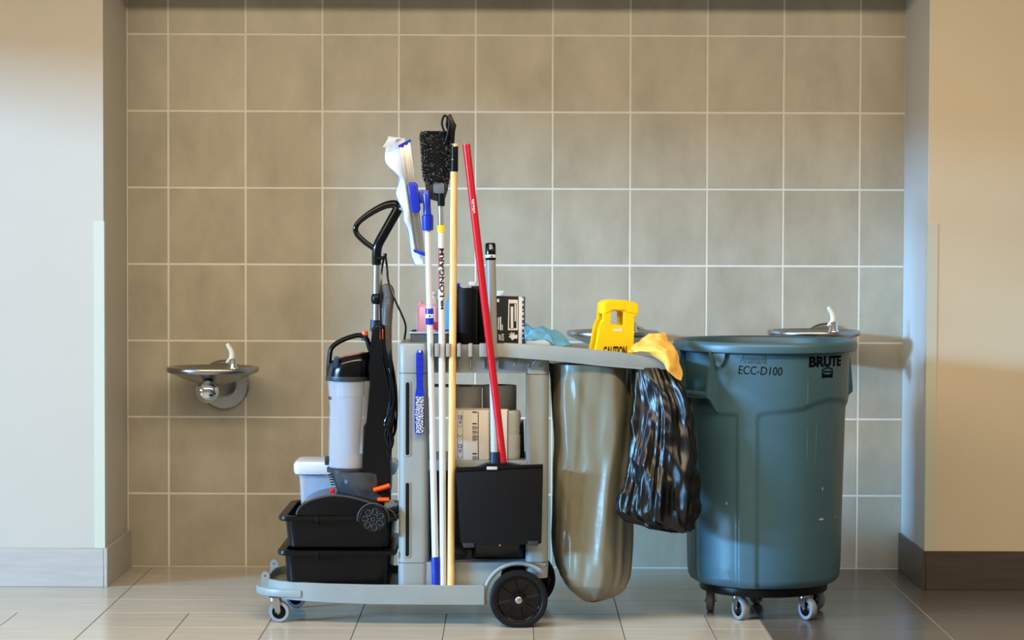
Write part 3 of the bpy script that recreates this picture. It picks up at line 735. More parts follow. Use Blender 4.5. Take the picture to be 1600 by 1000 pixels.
# clear storage box behind the vacuum
YB = -0.98
bx0, bx1 = W(470, 760, YB).x, W(613, 760, YB).x
bz0, bz1, bz2 = tub_up + 0.001, W(520, 737, YB).z, W(520, 717, YB).z
t = thing('storage_box', 'clear plastic storage box with a white lid behind the vacuum', 'box', ((bx0+bx1)/2, YB, bz0))
b = NB(); loft(b, [[(x, y, z) for x, y in rrect(bx0 + i, bx1 - i, YB - 0.08 + i, YB + 0.08 - i, 0.015)] for z, i in ((bz0, 0.006), (bz1, 0.0), (bz1, 0.003), (bz0 + 0.003, 0.009))]); obj('body', b, M_BOXC, t)
b = NB(); loft(b, [[(x, y, z) for x, y in rrect(bx0 - i, bx1 + i, YB - 0.08 - i, YB + 0.08 + i, 0.022)] for z, i in ((bz1 - 0.004, 0.006), (bz1, 0.014), (bz1 + 0.012, 0.018), (bz2 - 0.012, 0.018), (bz2 - 0.003, 0.013), (bz2, 0.004))]); obj('lid', b, M_WHITE, t)
b = NB()
ctrl = [[Vector((lerp(bx0 + 0.02, bx1 - 0.02, u), YB - 0.06 + 0.11*v, bz0 + 0.014 + 0.080*math.sin(math.pi*v)*(1 - 0.35*u) + 0.012*math.sin(5*u + 3*v))) for u in (0, .2, .4, .6, .8, 1)] for v in (0, .3, .6, 1)]
sheet(b, ctrl, 6, 0.004, 0.006, 30, 2); tag(obj('cleaning_cloth', b, mat('blue_cloth_deep', (40, 130, 190), 0.9)), 'blue cloth folded inside the clear storage box', 'cloth')

# ------------------------------------------------------------------ vacuum cleaner
YV = -1.25
vc = thing('vacuum_cleaner', 'black upright vacuum cleaner with clear dust bin standing on the tubs', 'vacuum', (W(540, 800, YV).x, YV, tub_up))
def V(px, py, Y=YV): return W(px, py, Y)
zvb = tub_up + 0.0005
# floor head
oc = smooth_path([Vector((px, py, 0)) for px, py in ((463, 811), (465, 797), (473, 787), (492, 778), (522, 772.5), (556, 777), (590, 788), (612, 797), (620, 810))], 5)
hp = [(W(q.x, q.y, -1.385).x, W(q.x, q.y, -1.385).z) for q in oc]
hp = [(hp[0][0], zvb)] + hp + [(hp[-1][0], zvb)]
hp = [(x, max(z, zvb)) for x, z in hp]
b = NB(); prism(b, hp, -1.385, -1.13, 0.010, 3); obj('floor_head', b, M_BLACKG, vc)
b = NB()
lp = [(W(q.x, q.y, -1.385).x, W(q.x, q.y, -1.385).z) for q in oc]
tube(b, [(x, -1.386, z - 0.004) for x, z in lp[3:]], 0.004, 8); obj('trim_strip', b, M_DGREY, vc)
b = NB(); p = V(519, 771, -1.28); box(b, p + Vector((-0.008, -0.008, -0.004)), p + Vector((0.008, 0.008, 0.018)), 0.003); box(b, p + Vector((-0.022, -0.01, -0.008)), p + Vector((0.014, 0.01, -0.002)), 0.002); obj('height_knob', b, M_REDP, vc)
# wheel
wv = W(583, 811, -1.42); zc0 = wv.z
rw = L(21.5, -1.395)
b = NB(); lathe(b, [(rw*0.9, 0.012), (rw, 0.006), (rw, -0.010), (rw*0.93, -0.014), (rw*0.88, -0.010), (rw*0.3, -0.008), (0.0003, -0.009)], wv, axis='Y', seg=40); vw = obj('wheel', b, M_RUBBER, vc)
b = NB()
for k in range(7):
    a = 2*math.pi*k/7 + 0.4; c = wv + Vector((math.cos(a)*rw*0.58, -0.0095, math.sin(a)*rw*0.58)); u = Vector((math.cos(a), 0, math.sin(a))); v = Vector((-math.sin(a), 0, math.cos(a)))
    tube(b, [c + u*rw*0.25*math.cos(q) + v*rw*0.18*math.sin(q) for q in [2*math.pi*j/12 for j in range(12)]], 0.0016, 6, closed=True)
tube(b, [wv + Vector((math.cos(q)*0.006, -0.0095, math.sin(q)*0.006)) for q in [2*math.pi*j/12 for j in range(12)]], 0.0015, 6, closed=True)
obj('hub', b, M_DGREY, vw)
b = NB(); tube(b, [wv + Vector((math.cos(R_(q))*rw*1.12, 0.004, math.sin(R_(q))*rw*1.12)) for q in range(-10, 191, 10)], 0.004, 8); obj('wheel_arch', b, M_DGREY, vc)
# motor housing below bin
b = NB()
def ering(px0, px1, py, Yc=YV, dp=None, n=40, pw=2.0):
    x0, x1 = W(px0, py, Yc).x, W(px1, py, Yc).x; z = W((px0+px1)/2, py, Yc).z; hx = (x1-x0)/2; hy = dp if dp else hx
    return [Vector(((x0+x1)/2 + hx*math.copysign(abs(math.cos(a))**(2/pw), math.cos(a)), Yc + hy*math.copysign(abs(math.sin(a))**(2/pw), math.sin(a)), z)) for a in [2*math.pi*k/n for k in range(n)]]
loft(b, [ering(534, 604, 779), ering(526, 608, 764), ering(520, 608, 750), ering(516, 606, 738), ering(518, 600, 735)]); obj('motor_housing', b, M_SMOKE, vc)
b = NB()
for k in range(5):
    p = W(515.5 + k*0.9, 741 + k*4, YV - 0.035); box(b, p + Vector((-0.004, -0.01, -0.0016)), p + Vector((0.008, 0.0, 0.0016)), 0.0005, 1)
obj('vent_slots', b, M_BLACKM, vc)
b = NB(); lathe(b, [(0.001, -0.004), (0.058, -0.004), (0.062, 0.0), (0.062, 0.01), (0.001, 0.01)], W(573, 791, -1.33), axis='Y', seg=36); obj('pivot_disc', b, M_DGREY, vc)
# dust bin
b = NB(); loft(b, [ering(511, 579, 737), ering(510.5, 579.5, 731), ering(512, 578, 729)]); obj('bin_base', b, M_DGREY, vc)
b = NB(); loft(b, [ering(513, 577, 729), ering(513.5, 576, 700), ering(514, 575, 668), ering(515, 576, 640), ering(513, 578, 612), ering(512, 579, 594)]); obj('dust_bin', b, M_CLEAR, vc)
b = NB(); loft(b, [ering(536, 560, 729), ering(532, 563, 690), ering(528, 566, 640), ering(526, 567, 620), ering(522, 570, 618), ering(522, 570, 596)]); obj('filter_cone', b, mat('filter', (100, 108, 122), 0.4), vc)
b = NB(); loft(b, [ering(517, 573, 728), ering(517, 573, 718), ering(540, 572, 710)]); obj('dust', b, mat('dust', (120, 112, 104), 0.95), vc)
bc = V(545.5, 621); br = L(32.3, YV)
def bmap(u, v, w_):
    a = R_(-64) + u/br; return Vector((bc.x + (br + 0.0006 + w_)*math.sin(a), bc.y - (br + 0.0006 + w_)*math.cos(a), bc.z + v))
b = NB(); text(b, 'RO', 0.026, 0.011, bmap, 0.03); obj('lettering', b, M_PRINT, vc, smooth=False)
b = NB(); p = W(513, 720, YV - 0.01); box(b, p + Vector((-0.012, -0.014, -0.014)), p + Vector((0.004, 0.014, 0.016)), 0.004); obj('bin_latch', b, M_DGREY, vc)
b = NB(); loft(b, [ering(509, 580, 594), ering(508.5, 580.5, 590), ering(509, 580, 587)]); obj('bin_collar', b, M_DGREY, vc)
# lid, tilting up to the right
def tilt(ring, k): return [p + Vector((0, 0, (p.x - ring[0].x) * k)) for p in ring]
b = NB(); loft(b, [ering(510, 581, 587), ering(511, 582, 580), tilt(ering(513, 583, 562), 0.10), tilt(ering(517, 582, 554), 0.16), tilt(ering(526, 578, 549), 0.2)]); obj('bin_lid', b, M_BLACKG, vc)
b = NB(); loft(b, [tilt(ering(534, 572, 552, dp=0.03), 0.2), tilt(ering(536, 570, 549.4, dp=0.028), 0.2)]); obj('lid_inset', b, mat('dull_red', (150, 60, 56), 0.35), vc)
b = NB(); p = W(526, 566, YV - 0.068); box(b, p + Vector((-0.010, -0.006, -0.02)), p + Vector((0.008, 0.012, 0.02)), 0.004); obj('lid_latch', b, M_NAVY, vc)
pts = smooth_path([V(514, 592), V(513.5, 578), V(515, 558), V(518, 544), V(530, 534), V(548, 526.5), V(563, 524), V(573, 530), V(578, 545), V(588, 565)], 6)
b = NB(); tube(b, pts, 0.0085, 12, flat=1.5); obj('carry_handle', b, M_BLACK, vc)
b = NB(); lathe(b, [(0.011, -0.012), (0.011, 0.0), (0.0095, 0.006), (0.002, 0.0075)], V(570, 520), seg=20); obj('release_button', b, M_ORANGE, vc)
b = NB(); lathe(b, [(0.012, -0.03), (0.0115, -0.01)], V(570, 519), seg=20); obj('button_stem', b, M_DGREY, vc)
# spine
sp = [(569, 665), (578, 653), (579, 600), (576, 572), (582, 545), (582, 512), (590, 505), (602, 508), (604, 560), (613, 600), (613, 640), (609, 700), (611, 735), (610, 768), (569, 768), (567, 735)]
b = NB(); prism(b, XZ(sp, YV - 0.03), YV - 0.076, YV + 0.075, 0.008, 3); obj('spine', b, M_BLACK, vc)
b = NB(); box(b, W(593.5, 530, YV - 0.08), W(599, 514, YV - 0.07), 0.0015); obj('spine_switch', b, M_ORANGE, vc)
b = NB(); tube(b, smooth_path([W(577, 735, -1.312), W(578, 715, -1.312), W(588, 690, -1.312), W(604, 664, -1.315), W(612, 655, -1.31)], 6), 0.003, 8); obj('cord_run', b, M_BLACKG, vc)
for pts, r in ((((584, 766), (600, 761.5), (609, 758.5)), 0.0085), (((590, 781), (608, 781)), 0.0085)):
    b = NB(); q = [W(px, py, -1.34) for px, py in pts]; tube(b, [p + Vector((0, 0, 0)) for p in q], r, 10, flat=2.2); obj('foot_pedal', b, M_ORANGE, vc)
b = NB(); box(b, W(594, 782, -1.33), W(611, 764, -1.29), 0.004); obj('pedal_mount', b, M_BLACK, vc)
# upper tube and grip
b = NB(); rod(b, V(587.5, 512), V(588.5, 410), 0.0118, seg=20); obj('upper_tube', b, M_ALU, vc)
b = NB(); lathe(b, [(0.012, -0.018), (0.017, -0.012), (0.0185, 0.0), (0.017, 0.012), (0.012, 0.018)], V(588, 467), seg=20); obj('tube_joint', b, M_BLACK, vc)
b = NB(); rod(b, V(586, 518), V(586.5, 500), 0.017, seg=20); obj('tube_socket', b, M_NAVY, vc)
p1 = smooth_path([V(588.5, 414), V(588.8, 395), V(591, 382), V(600, 365), (V(613, 342)), V(622, 326)], 6)
b = NB(); tube(b, p1, [lerp(0.0165, 0.0175, i/(len(p1)-1)) for i in range(len(p1))], 16)
p2 = smooth_path([V(623, 326), V(617, 319), V(602, 321), V(582, 331), V(564, 344), V(556, 355), V(558, 366), V(570, 378), V(584, 388)], 6)
tube(b, p2, [lerp(0.016, 0.0095, min(1, i/(len(p2)*0.5))) for i in range(len(p2))], 14); obj('grip', b, M_BLACKG, vc)
b = NB(); tube(b, smooth_path([V(589, 404, -1.27), V(600, 402, -1.27), V(602, 396, -1.27)], 5), 0.0065, 10); obj('cord_hook', b, M_BLACK, vc)
# hose
hpts = smooth_path([W(607, 600, -1.29), W(605, 560, -1.30), W(604, 520, -1.30), W(606, 480, -1.29), W(608, 462, -1.27), W(606, 452, -1.245), W(602, 456, -1.22), W(601, 480, -1.205)], 14)
dense = []
for a, c in zip(hpts[:-1], hpts[1:]): dense += [a, a.lerp(c, 0.5)]
tot = 0; path = [hpts[0]]; step = 0.0014
acc = 0
for a, c in zip(hpts[:-1], hpts[1:]):
    ln = (c-a).length; n = max(1, int(ln/step))
    for k in range(1, n+1): path.append(a.lerp(c, k/n))
b = NB(); tube(b, path, [0.0195 if (i//2) % 2 else 0.0165 for i in range(len(path))], 16); obj('hose', b, mat('hose_plastic', (88, 86, 82), 0.4), vc)
b = NB(); tube(b, smooth_path([W(607, 588, -1.29), W(606, 612, -1.29), W(603, 622, -1.285), W(590, 624, -1.28)], 5), 0.0205, 16); obj('hose_cuff', b, M_NAVY, vc)
# power cord in loops
b = NB(); rnd = random.Random(4)
tube(b, smooth_path([W(602, 396, -1.27), W(605, 420, -1.275), W(607, 440, -1.29), W(618, 470, -1.30), W(628, 492, -1.30), W(634, 510, -1.29), W(632, 530, -1.27)], 8), 0.0036, 8)
tube(b, smooth_path([W(600, 402, -1.27), W(596, 430, -1.30), W(595, 500, -1.33), W(598, 560, -1.34), W(606, 600, -1.335), W(612, 640, -1.33)], 8), 0.0036, 8)
for k in range(9):
    xa_, xb_ = rnd.uniform(599, 609), rnd.uniform(614, 621); yt, yb = rnd.uniform(546, 562), rnd.uniform(690, 730)
    Yk = -1.375 + 0.008*k
    q = smooth_path([W(610, yt, Yk), W(xb_ - 4, 585, Yk), W(xb_, 625, Yk - 0.006), W(rnd.uniform(606, 620), 668, Yk), W(rnd.uniform(604, 618), yb - 14, Yk), W(610, yb, Yk + 0.006), W(rnd.uniform(600, 610), yb - 20, Yk + 0.012), W(xa_, 660, Yk + 0.008), W(rnd.uniform(610, 620), 620, Yk + 0.01), W(608, 575, Yk + 0.006)], 7)
    tube(b, q, 0.0036, 8)
obj('power_cord', b, M_BLACKG, vc)

# ------------------------------------------------------------------ tools in the rail
YP = -1.405
def zdeck(): return zfl + 0.0005
# flat mop
fm = thing('flat_mop', 'white-handled flat mop with blue collars and white pad at its top', 'mop', (W(681, 912, YP).x, YP, zfl))
Pa, Pb = W(668, 352, YP), W(681.5, 912, YP); Pb.z = zfl + 0.001
b = NB(); rod(b, Pb, Pa, 0.0118, 0.0105); obj('pole', b, M_WPOLE, fm)
def seg_on(A, B, py0, py1, r, name, mt, par):
    def at(py):
        z = W(680, py, YP).z; t = (z - A.z)/(B.z - A.z); return A.lerp(B, t)
    b = NB(); p, q = at(py0), at(py1); tube(b, [p, p.lerp(q, 0.04), p.lerp(q, 0.96), q], [r*0.94, r, r, r*0.94], 20); return obj(name, b, mt, par), at
o, at = seg_on(Pa, Pb, 482, 507, 0.0138, 'collar', M_BLUE, fm)
o2, _ = seg_on(Pa, Pb, 490.5, 497, 0.0142, 'collar_band', M_WHITE, fm)
c_ = at(494)
b = NB(); text(b, 'M', 0.008, 0.006, lambda u, v, w_: Vector((c_.x + u, c_.y - math.sqrt(max(0, 0.0147**2 - u*u)) + w_, c_.z + v)), 0.02, 0.2); obj('lettering', b, M_PRINT, fm, smooth=False)
seg_on(Pa, Pb, 870, 913, 0.0142, 'end_grip', M_BLUE, fm)
b = NB(); tube(b, [W(668.5, 360, YP), W(668.3, 352, YP), W(668, 337, YP), W(667.8, 335, YP), W(667, 320, YP), W(666, 304, YP), W(665, 298, YP)], [0.0185, 0.0195, 0.0195, 0.014, 0.0125, 0.0145, 0.010], 20)
prism(b, XZ([(652, 303), (656, 297), (670, 297), (672, 305), (668, 314), (660, 316), (652, 320)], YP), YP - 0.010, YP + 0.010, 0.003); obj('swivel_joint', b, M_BLUE, fm)
YM = -1.39
fr = XZ([(623.5, 226), (640, 218.5), (664, 396), (648, 391)], YM)
b = NB(); prism(b, fr, YM - 0.004, YM + 0.004, 0.001)
for u0, u1 in ((0.05, 0.16), (0.44, 0.54), (0.84, 0.95)):
    q = [lerp(Vector(fr[0]), Vector(fr[1]), u0), lerp(Vector(fr[0]), Vector(fr[1]), u1), lerp(Vector(fr[3]), Vector(fr[2]), u1), lerp(Vector(fr[3]), Vector(fr[2]), u0)]
    prism(b, [tuple(p) for p in q], YM - 0.012, YM - 0.003, 0.001)
mp_ = obj('mop_plate', b, M_ALU, fm)
b = NB(); prism(b, XZ([(622, 227.5), (641.5, 217), (642.5, 221), (624, 231)], YM), YM - 0.014, YM + 0.006, 0.001); obj('end_cap', b, M_BLUE, mp_)
b = NB(); prism(b, XZ([(646, 389), (664, 394.5), (664.5, 400.5), (647, 394)], YM), YM - 0.014, YM + 0.006, 0.001); obj('end_cap', b, M_BLUE, mp_)
b = NB(); prism(b, XZ([(637.5, 288), (641, 284.5), (650, 285.5), (653, 289), (657.5, 327), (655, 332), (647, 333), (643.5, 330)], YM), YM - 0.034, YM - 0.010, 0.005, 3); obj('bracket', b, M_BLUE, mp_)
# mop pad: wavy sheet hanging off the plate
edge = [(606, 214), (604, 226), (601.5, 242), (604, 256), (618, 270), (624, 282), (619, 300), (622, 312), (630, 330), (631, 345), (638, 360), (641, 380), (644, 400), (649, 414)]
inn = [(632, 216), (634, 228), (635, 242), (637, 256), (639, 270), (641, 284), (643, 300), (645, 314), (647, 330), (650, 346), (653, 362), (656, 380), (659, 396), (661, 412)]
ctrl = []
for i, (e, q) in enumerate(zip(edge, inn)):
    wv_ = math.sin(i*1.25)*0.018
    ctrl.append([W(e[0], e[1], YM + 0.022 + wv_), W(lerp(e[0], q[0], .33), lerp(e[1], q[1], .33), YM + 0.016 + wv_*0.6), W(lerp(e[0], q[0], .7), lerp(e[1], q[1], .7), YM + 0.012), W(q[0], q[1], YM + 0.012)])
b = NB(); sheet(b, ctrl, 5, 0.005); pad = obj('mop_pad', b, M_CLOTHW, fm)
b = NB(); sheet(b, [[W(598, 229, YM - 0.004), W(606, 220, YM + 0.004), W(614, 218, YM + 0.012)], [W(600, 230, YM - 0.002), W(608, 217, YM - 0.002), W(620, 214.5, YM + 0.01)], [W(612, 231, YM + 0.006), W(618, 219, YM + 0.0), W(630, 216, YM + 0.012)]], 6, 0.004); obj('folded_corner', b, M_CLOTHW, pad)
b = NB(); tube(b, smooth_path([r[0] + Vector((0, 0.002, 0)) for r in ctrl[3:]], 5), 0.0022, 6); obj('blue_edging', b, mat('blue_thread', (40, 128, 200), 0.8), pad)
# dusting brush on extension pole
db = thing('duster', 'white extension pole with yellow collar and black fuzzy duster head', 'duster', (W(692, 912, YP).x, YP, zfl))
Da, Dbm = W(688.5, 312, YP), W(692.5, 912, YP); Dbm.z = zfl + 0.001
b = NB(); rod(b, Dbm, W(689.3, 358, YP), 0.0116, 0.0112); obj('pole', b, M_WPOLE, db)
b = NB(); rod(b, W(689.3, 358, YP), Da, 0.0096); obj('inner_pole', b, M_ALU, db)
seg_on(Da, Dbm, 352, 363, 0.0132, 'collar', M_YEL, db)
def pole_text(s, py0, py1, x_off, h, A, B, r, mt, bold, name, par, shear=0):
    def at(py):
        z = W(680, py, YP).z; return A.lerp(B, (z - A.z)/(B.z - A.z))
    c = at((py0+py1)/2); ax = (A - B).normalized(); side = Vector((ax.z, 0, -ax.x))
    def f(u, v, w_):
        a = (v + x_off)/r
        return c + ax*u - side*(r + 0.0004 + w_)*math.sin(a) - Vector((0, 1, 0))*(r + 0.0004 + w_)*math.cos(a)
    b = NB(); text(b, s, L(abs(py1-py0), YP), h, f, bold, shear); obj(name, b, mt, par, smooth=False)
pole_text('LONGARM', 388, 464, -0.0035, 0.0170, Da, Dbm, 0.0116, M_PRINT, 0.03, 'lettering', db)
pole_text('MR.', 466, 483, -0.0035, 0.0105, Da, Dbm, 0.0116, M_PRINT, 0.04, 'lettering', db)
for ya, yb, xo in ((387, 418, 0.0082), (422, 452, 0.0082)):
    b = NB(); pole = lambda py: Da.lerp(Dbm, (W(680, py, YP).z - Da.z)/(Dbm.z - Da.z))
    p, q = pole(ya), pole(yb)
    pts = []
    for P_ in (p, q):
        pts.append([P_ + Vector((-(0.0119)*math.sin(a), -(0.0119)*math.cos(a), 0)) for a in (0.45, 0.6, 0.75, 0.9)])
    loft(b, pts, closed=False); bmesh.ops.solidify(b, geom=list(b.faces), thickness=0.0004); obj('red_stripe', b, M_SIGNR, db, smooth=False)
# head
YD = -1.375
b = NB(); prism(b, XZ([(664, 285), (684, 279), (701, 283), (700, 296), (695, 312), (688, 316), (674, 312), (666, 300)], YD), YD - 0.02, YD + 0.02, 0.006, 2); obj('head_base', b, M_DGREY, db)
b = NB(); prism(b, XZ([(677, 280), (695, 280), (694.5, 304), (677.5, 302)], YD), YD - 0.03, YD - 0.016, 0.003); obj('head_plate', b, mat('slate', (96, 102, 108), 0.4), db)
b = NB(); tube(b, [W(689.5, 322, YP), W(689.5, 318, YP), W(689, 302, YP)], [0.0115, 0.0125, 0.0125], 16); obj('head_socket', b, M_BLACK, db)
b = NB()
rowsd = [(205, 660, 697), (209, 657, 701), (214, 656.5, 703), (235, 658.5, 703), (260, 660, 703), (275, 661, 702), (284, 664, 701), (288, 668, 700)]
rings = []
for y, l_, r_ in rowsd:
    x0, x1 = W(l_, y, YD).x, W(r_, y, YD).x; z = W(680, y, YD).z; dpt = 0.034 if 209 <= y <= 284 else 0.02
    rings.append([(x, yy, z) for x, yy in rrect(x0 + 0.003, x1 - 0.003, YD - dpt, YD + dpt, 0.018, 6)])
loft(b, rings); hd = obj('duster_head', b, M_FUZZ, db)
b = NB(); b2 = NB(); rnd = random.Random(9)
for i in range(6000):
    t = rnd.random(); y = lerp(206, 287, t); k = 0
    while rowsd[k+1][0] < y: k += 1
    f = (y - rowsd[k][0])/(rowsd[k+1][0] - rowsd[k][0]); l_, r_ = lerp(rowsd[k][1], rowsd[k+1][1], f), lerp(rowsd[k][2], rowsd[k+1][2], f)
    a = rnd.uniform(0, 2*math.pi); z = W(680, y, YD).z
    xc0, hx = (W(l_, y, YD).x + W(r_, y, YD).x)/2, (W(r_, y, YD).x - W(l_, y, YD).x)/2 - 0.003
    cx_, sy_ = math.cos(a), math.sin(a)
    p = Vector((xc0 + hx*math.copysign(abs(cx_)**0.5, cx_), YD + 0.033*math.copysign(abs(sy_)**0.5, sy_), z))
    d = Vector((cx_ + rnd.uniform(-.8, .8), sy_ + rnd.uniform(-.8, .8), rnd.uniform(-.9, .9))).normalized()
    u = d.orthogonal().normalized()*0.0013; v = d.cross(u); q = p + d*rnd.uniform(0.004, 0.011)
    tgt = b2 if rnd.random() < 0.16 else b
    vs = [tgt.verts.new(p - d*0.002 + u), tgt.verts.new(p - d*0.002 - u*0.5 + v), tgt.verts.new(p - d*0.002 - u*0.5 - v), tgt.verts.new(q)]
    for q3 in ((0,1,3), (1,2,3), (2,0,3)): tgt.faces.new([vs[j] for j in q3])
obj('bristles', b, M_FUZZ, hd, kind='stuff', smooth=False); obj('bristle_tips', b2, M_FUZZG, hd, kind='stuff', smooth=False)
# wooden pole tool
wt = thing('wooden_pole_tool', 'pine-handled tool with black clamp head next to the fuzzy duster', 'pole', (W(704, 912, YP).x, YP, zfl))
Wa, Wb = W(709.5, 262, YP), W(704, 912, YP); Wb.z = zfl + 0.001
b = NB(); rod(b, Wb, Wa, 0.0125, 0.0122); obj('pole', b, M_WOOD, wt)
b = NB(); tube(b, [W(709.7, 268, YP), W(709.8, 250, YP), W(710, 226, YP)], [0.0134, 0.0134, 0.0130], 20); obj('ferrule', b, M_BLACK, wt)
b = NB(); rod(b, W(711, 229, YP - 0.003), W(710.6, 224.5, YP - 0.003), 0.011); obj('pole_tip', b, M_WOOD, wt)
b = NB(); lathe(b, [(0.0002, -0.0155), (0.0035, -0.015), (0.004, -0.012)], W(707, 250, YP), axis='Y', seg=14); obj('screw', b, M_STEEL, wt)
b = NB(); prism(b, XZ([(704, 225), (702, 205), (699, 190), (701, 178.5), (705, 179), (709, 188), (713, 196), (711, 206), (710, 225)], YP), YP - 0.010, YP + 0.010, 0.003); obj('clamp_jaw', b, M_BLACK, wt)
b = NB(); tube(b, smooth_path([W(700, 208, YP - 0.006), W(694, 204, YP - 0.008), W(690.5, 192, YP - 0.008), W(694, 181, YP - 0.008), W(699, 184, YP - 0.006), W(698, 196, YP - 0.004), W(702, 206, YP)], 6), 0.004, 10); obj('clamp_loop', b, M_BLACK, wt)
b = NB(); tube(b, smooth_path([W(697, 222, YP - 0.004), W(701, 205, YP - 0.008), W(703, 188, YP - 0.006)], 6), 0.006, 10); obj('clamp_arm', b, M_BLACK, wt)
# lobby dustpan
YDP = -1.462
dp = thing('dustpan', 'black upright dustpan with grey handle hanging on the front of the cart', 'dustpan', (W(782, 850, YDP).x, YDP, W(782, 852, YDP).z))
zlo = YDP
b = NB()
front = [(712, 735), (714, 732), (846, 727), (848.5, 730), (846, 848), (842, 850), (724, 853), (721.5, 850)]
prism(b, XZ(front, YDP), YDP - 0.005, YDP + 0.002, 0.0015); obj('pan', b, M_BLACKM, dp)
b = NB()
for px, s in ((714.5, 0.35), (845.5, -0.25)):
    prism(b, XZ([(px - 1.5, 731), (px + 1.5, 731), (px + 1.5 + s*18, 848), (px - 1.5 + s*18, 848)], YDP), YDP, YDP + 0.068, 0.001)
prism(b, XZ([(723, 844), (844, 841), (844, 848), (723, 851)], YDP), YDP, YDP + 0.068, 0.001); obj('pan_walls', b, M_BLACK, dp)
b = NB(); prism(b, XZ([(712, 730), (848.5, 725), (848.5, 729), (712, 736)], YDP), YDP - 0.011, YDP + 0.002, 0.002); obj('pan_lip', b, M_BLACK, dp)
b = NB(); prism(b, XZ([(735, 733), (762, 723), (790, 722), (825, 730)], YDP + 0.03), YDP + 0.004, YDP + 0.066, 0.002); obj('hood', b, M_BLACK, dp)
for xa_, xb_, ya in ((723, 741, 848), (824, 841, 845)):
    b = NB(); prism(b, XZ([(xa_, ya), (xb_, ya), (xb_, ya + 7), (xa_ + 1, ya + 7.5)], YDP), YDP - 0.008, YDP - 0.003, 0.001); obj('foot_tab', b, M_DGREY, dp)
b = NB(); p = W(781, 851.5, YDP); lathe(b, [(0.001, -0.006), (0.003, -0.0055), (0.003, 0.004)], p, axis='Y', seg=12); obj('rivet', b, M_STEEL, dp)
GA, GB = W(766.5, 392, -1.41), W(773, 726, YDP + 0.022)
b = NB(); rod(b, GB, GA.lerp(GB, 0.55), 0.0125); obj('lower_handle', b, M_BPOLE, dp)
b = NB(); rod(b, GA.lerp(GB, 0.5), GA, 0.0168); obj('upper_handle', b, M_GPOLE, dp)
def gat(t): return GA.lerp(GB, t)
b = NB(); tube(b, [gat(0.044), gat(0.036), gat(-0.03), gat(-0.037)], [0.0172, 0.0182, 0.0178, 0.0145], 24); gc = obj('handle_cap', b, M_BLACKG, dp)
b = NB(); tube(b, [gat(0.032), gat(0.018)], 0.0188, 24); obj('cap_band', b, M_WHITE, gc)
g0 = gat(0.025)
b = NB(); text(b, 'M', 0.008, 0.005, lambda u, v, w_: Vector((g0.x + 0.003 + u, g0.y - 0.0192 + w_, g0.z + v)), 0.02, 0.2); obj('lettering', b, M_PRINT, gc, smooth=False)
g1 = gat(-0.012); b = NB(); lathe(b, [(0.0005, -0.0205), (0.004, -0.020), (0.0045, -0.016)], g1, axis='Y', seg=14); obj('cap_hole', b, M_LGREY, gc)
b = NB(); tube(b, [W(773, 731, YDP + 0.022), W(772.5, 706, YDP + 0.02)], [0.0165, 0.0155], 20); obj('socket', b, M_NAVY, dp)
b = NB(); box(b, W(760.5, 734, YDP - 0.012), W(777, 728.5, YDP + 0.002), 0.001); obj('hinge_pad', b, M_LGREY, dp)
# red broom
rbm = thing('red_broom', 'slanted red-handled broom leaning out of the black dustpan', 'broom', (W(786, 790, -1.43).x, -1.43, W(786, 840, -1.43).z))
RA, RB = W(728.5, 225, -1.475), W(788, 738, -1.435)
b = NB(); tube(b, [RB, RA.lerp(RB, 0.005), RA], [0.0128, 0.0128, 0.0118], 20); obj('handle', b, M_RED, rbm)
rdir = (RA - RB).normalized(); rs = Vector((rdir.z, 0, -rdir.x)); rc = RA.lerp(RB, 0.188)
def rmap(u, v, w_):
    a = v/0.0121; return rc + rdir*u - rs*(0.0124 + w_)*math.sin(a) - Vector((0, 1, 0))*(0.0124 + w_)*math.cos(a)
b = NB(); text(b, 'vileda', L(23, -1.45), 0.0085, rmap, 0.01); obj('lettering', b, M_PRINTW, rbm, smooth=False)
b = NB(); prism(b, XZ([(744, 772), (776, 748), (800, 748), (828, 770), (828, 782), (744, 784)], -1.43), -1.445, -1.415, 0.004); obj('broom_head', b, M_BLACK, rbm)
b = NB(); prism(b, XZ([(746, 782), (826, 780), (822, 836), (752, 838)], -1.43), -1.442, -1.418, 0.001); obj('bristles', b, M_FUZZ, rbm, kind='stuff')
# blue grout brush on the column
gb = thing('grout_brush', 'blue hand brush with white bristles hanging on the grey column', 'brush', W(655, 679, -1.40))
ol = smooth_path([Vector((px, py, 0)) for px, py in ((650.5, 553), (652, 547.5), (654.3, 547), (655, 551), (657, 551), (657.7, 547), (660, 547.5), (661.5, 553), (661.8, 575), (661, 600), (662.5, 614), (663, 640), (662.5, 672), (660, 677), (651, 678), (648.5, 672), (648.5, 640), (649, 616), (651, 604), (650.5, 580))], 3, closed=True)
b = NB(); prism(b, XZ([(q.x, q.y) for q in ol], -1.405), -1.414, -1.398, 0.003); obj('handle', b, M_BLUE, gb)
for k, py in enumerate((561, 572.5, 584.5, 595.5)):
    b = NB(); q = W(656, py, -1.415); box(b, q + Vector((-0.010, -0.001, -0.001)), q + Vector((0.010, 0.002, 0.001)), 0.0004, 1); obj('grip_ridge', b, M_BLUE, gb)
b = NB(); rnd = random.Random(3)
for r_ in range(22):
    for c in range(7):
        p = W(651.6 + c*1.45 + rnd.uniform(-.3, .3), 621 + r_*2.55 + rnd.uniform(-.4, .4), -1.413)
        d = Vector((rnd.uniform(-.25, .25) + (c-3)*0.06, -1, rnd.uniform(-.25, .25))).normalized()
        tube(b, [p, p + d*0.011], [0.0021, 0.0016], 5)
obj('bristles', b, M_BRISTLE, gb, kind='stuff', smooth=False)
b = NB(); rod(b, W(655.8, 550, -1.39), W(655.8, 549, -1.422), 0.0045, seg=12); obj('hook', b, M_LGREY, gb)

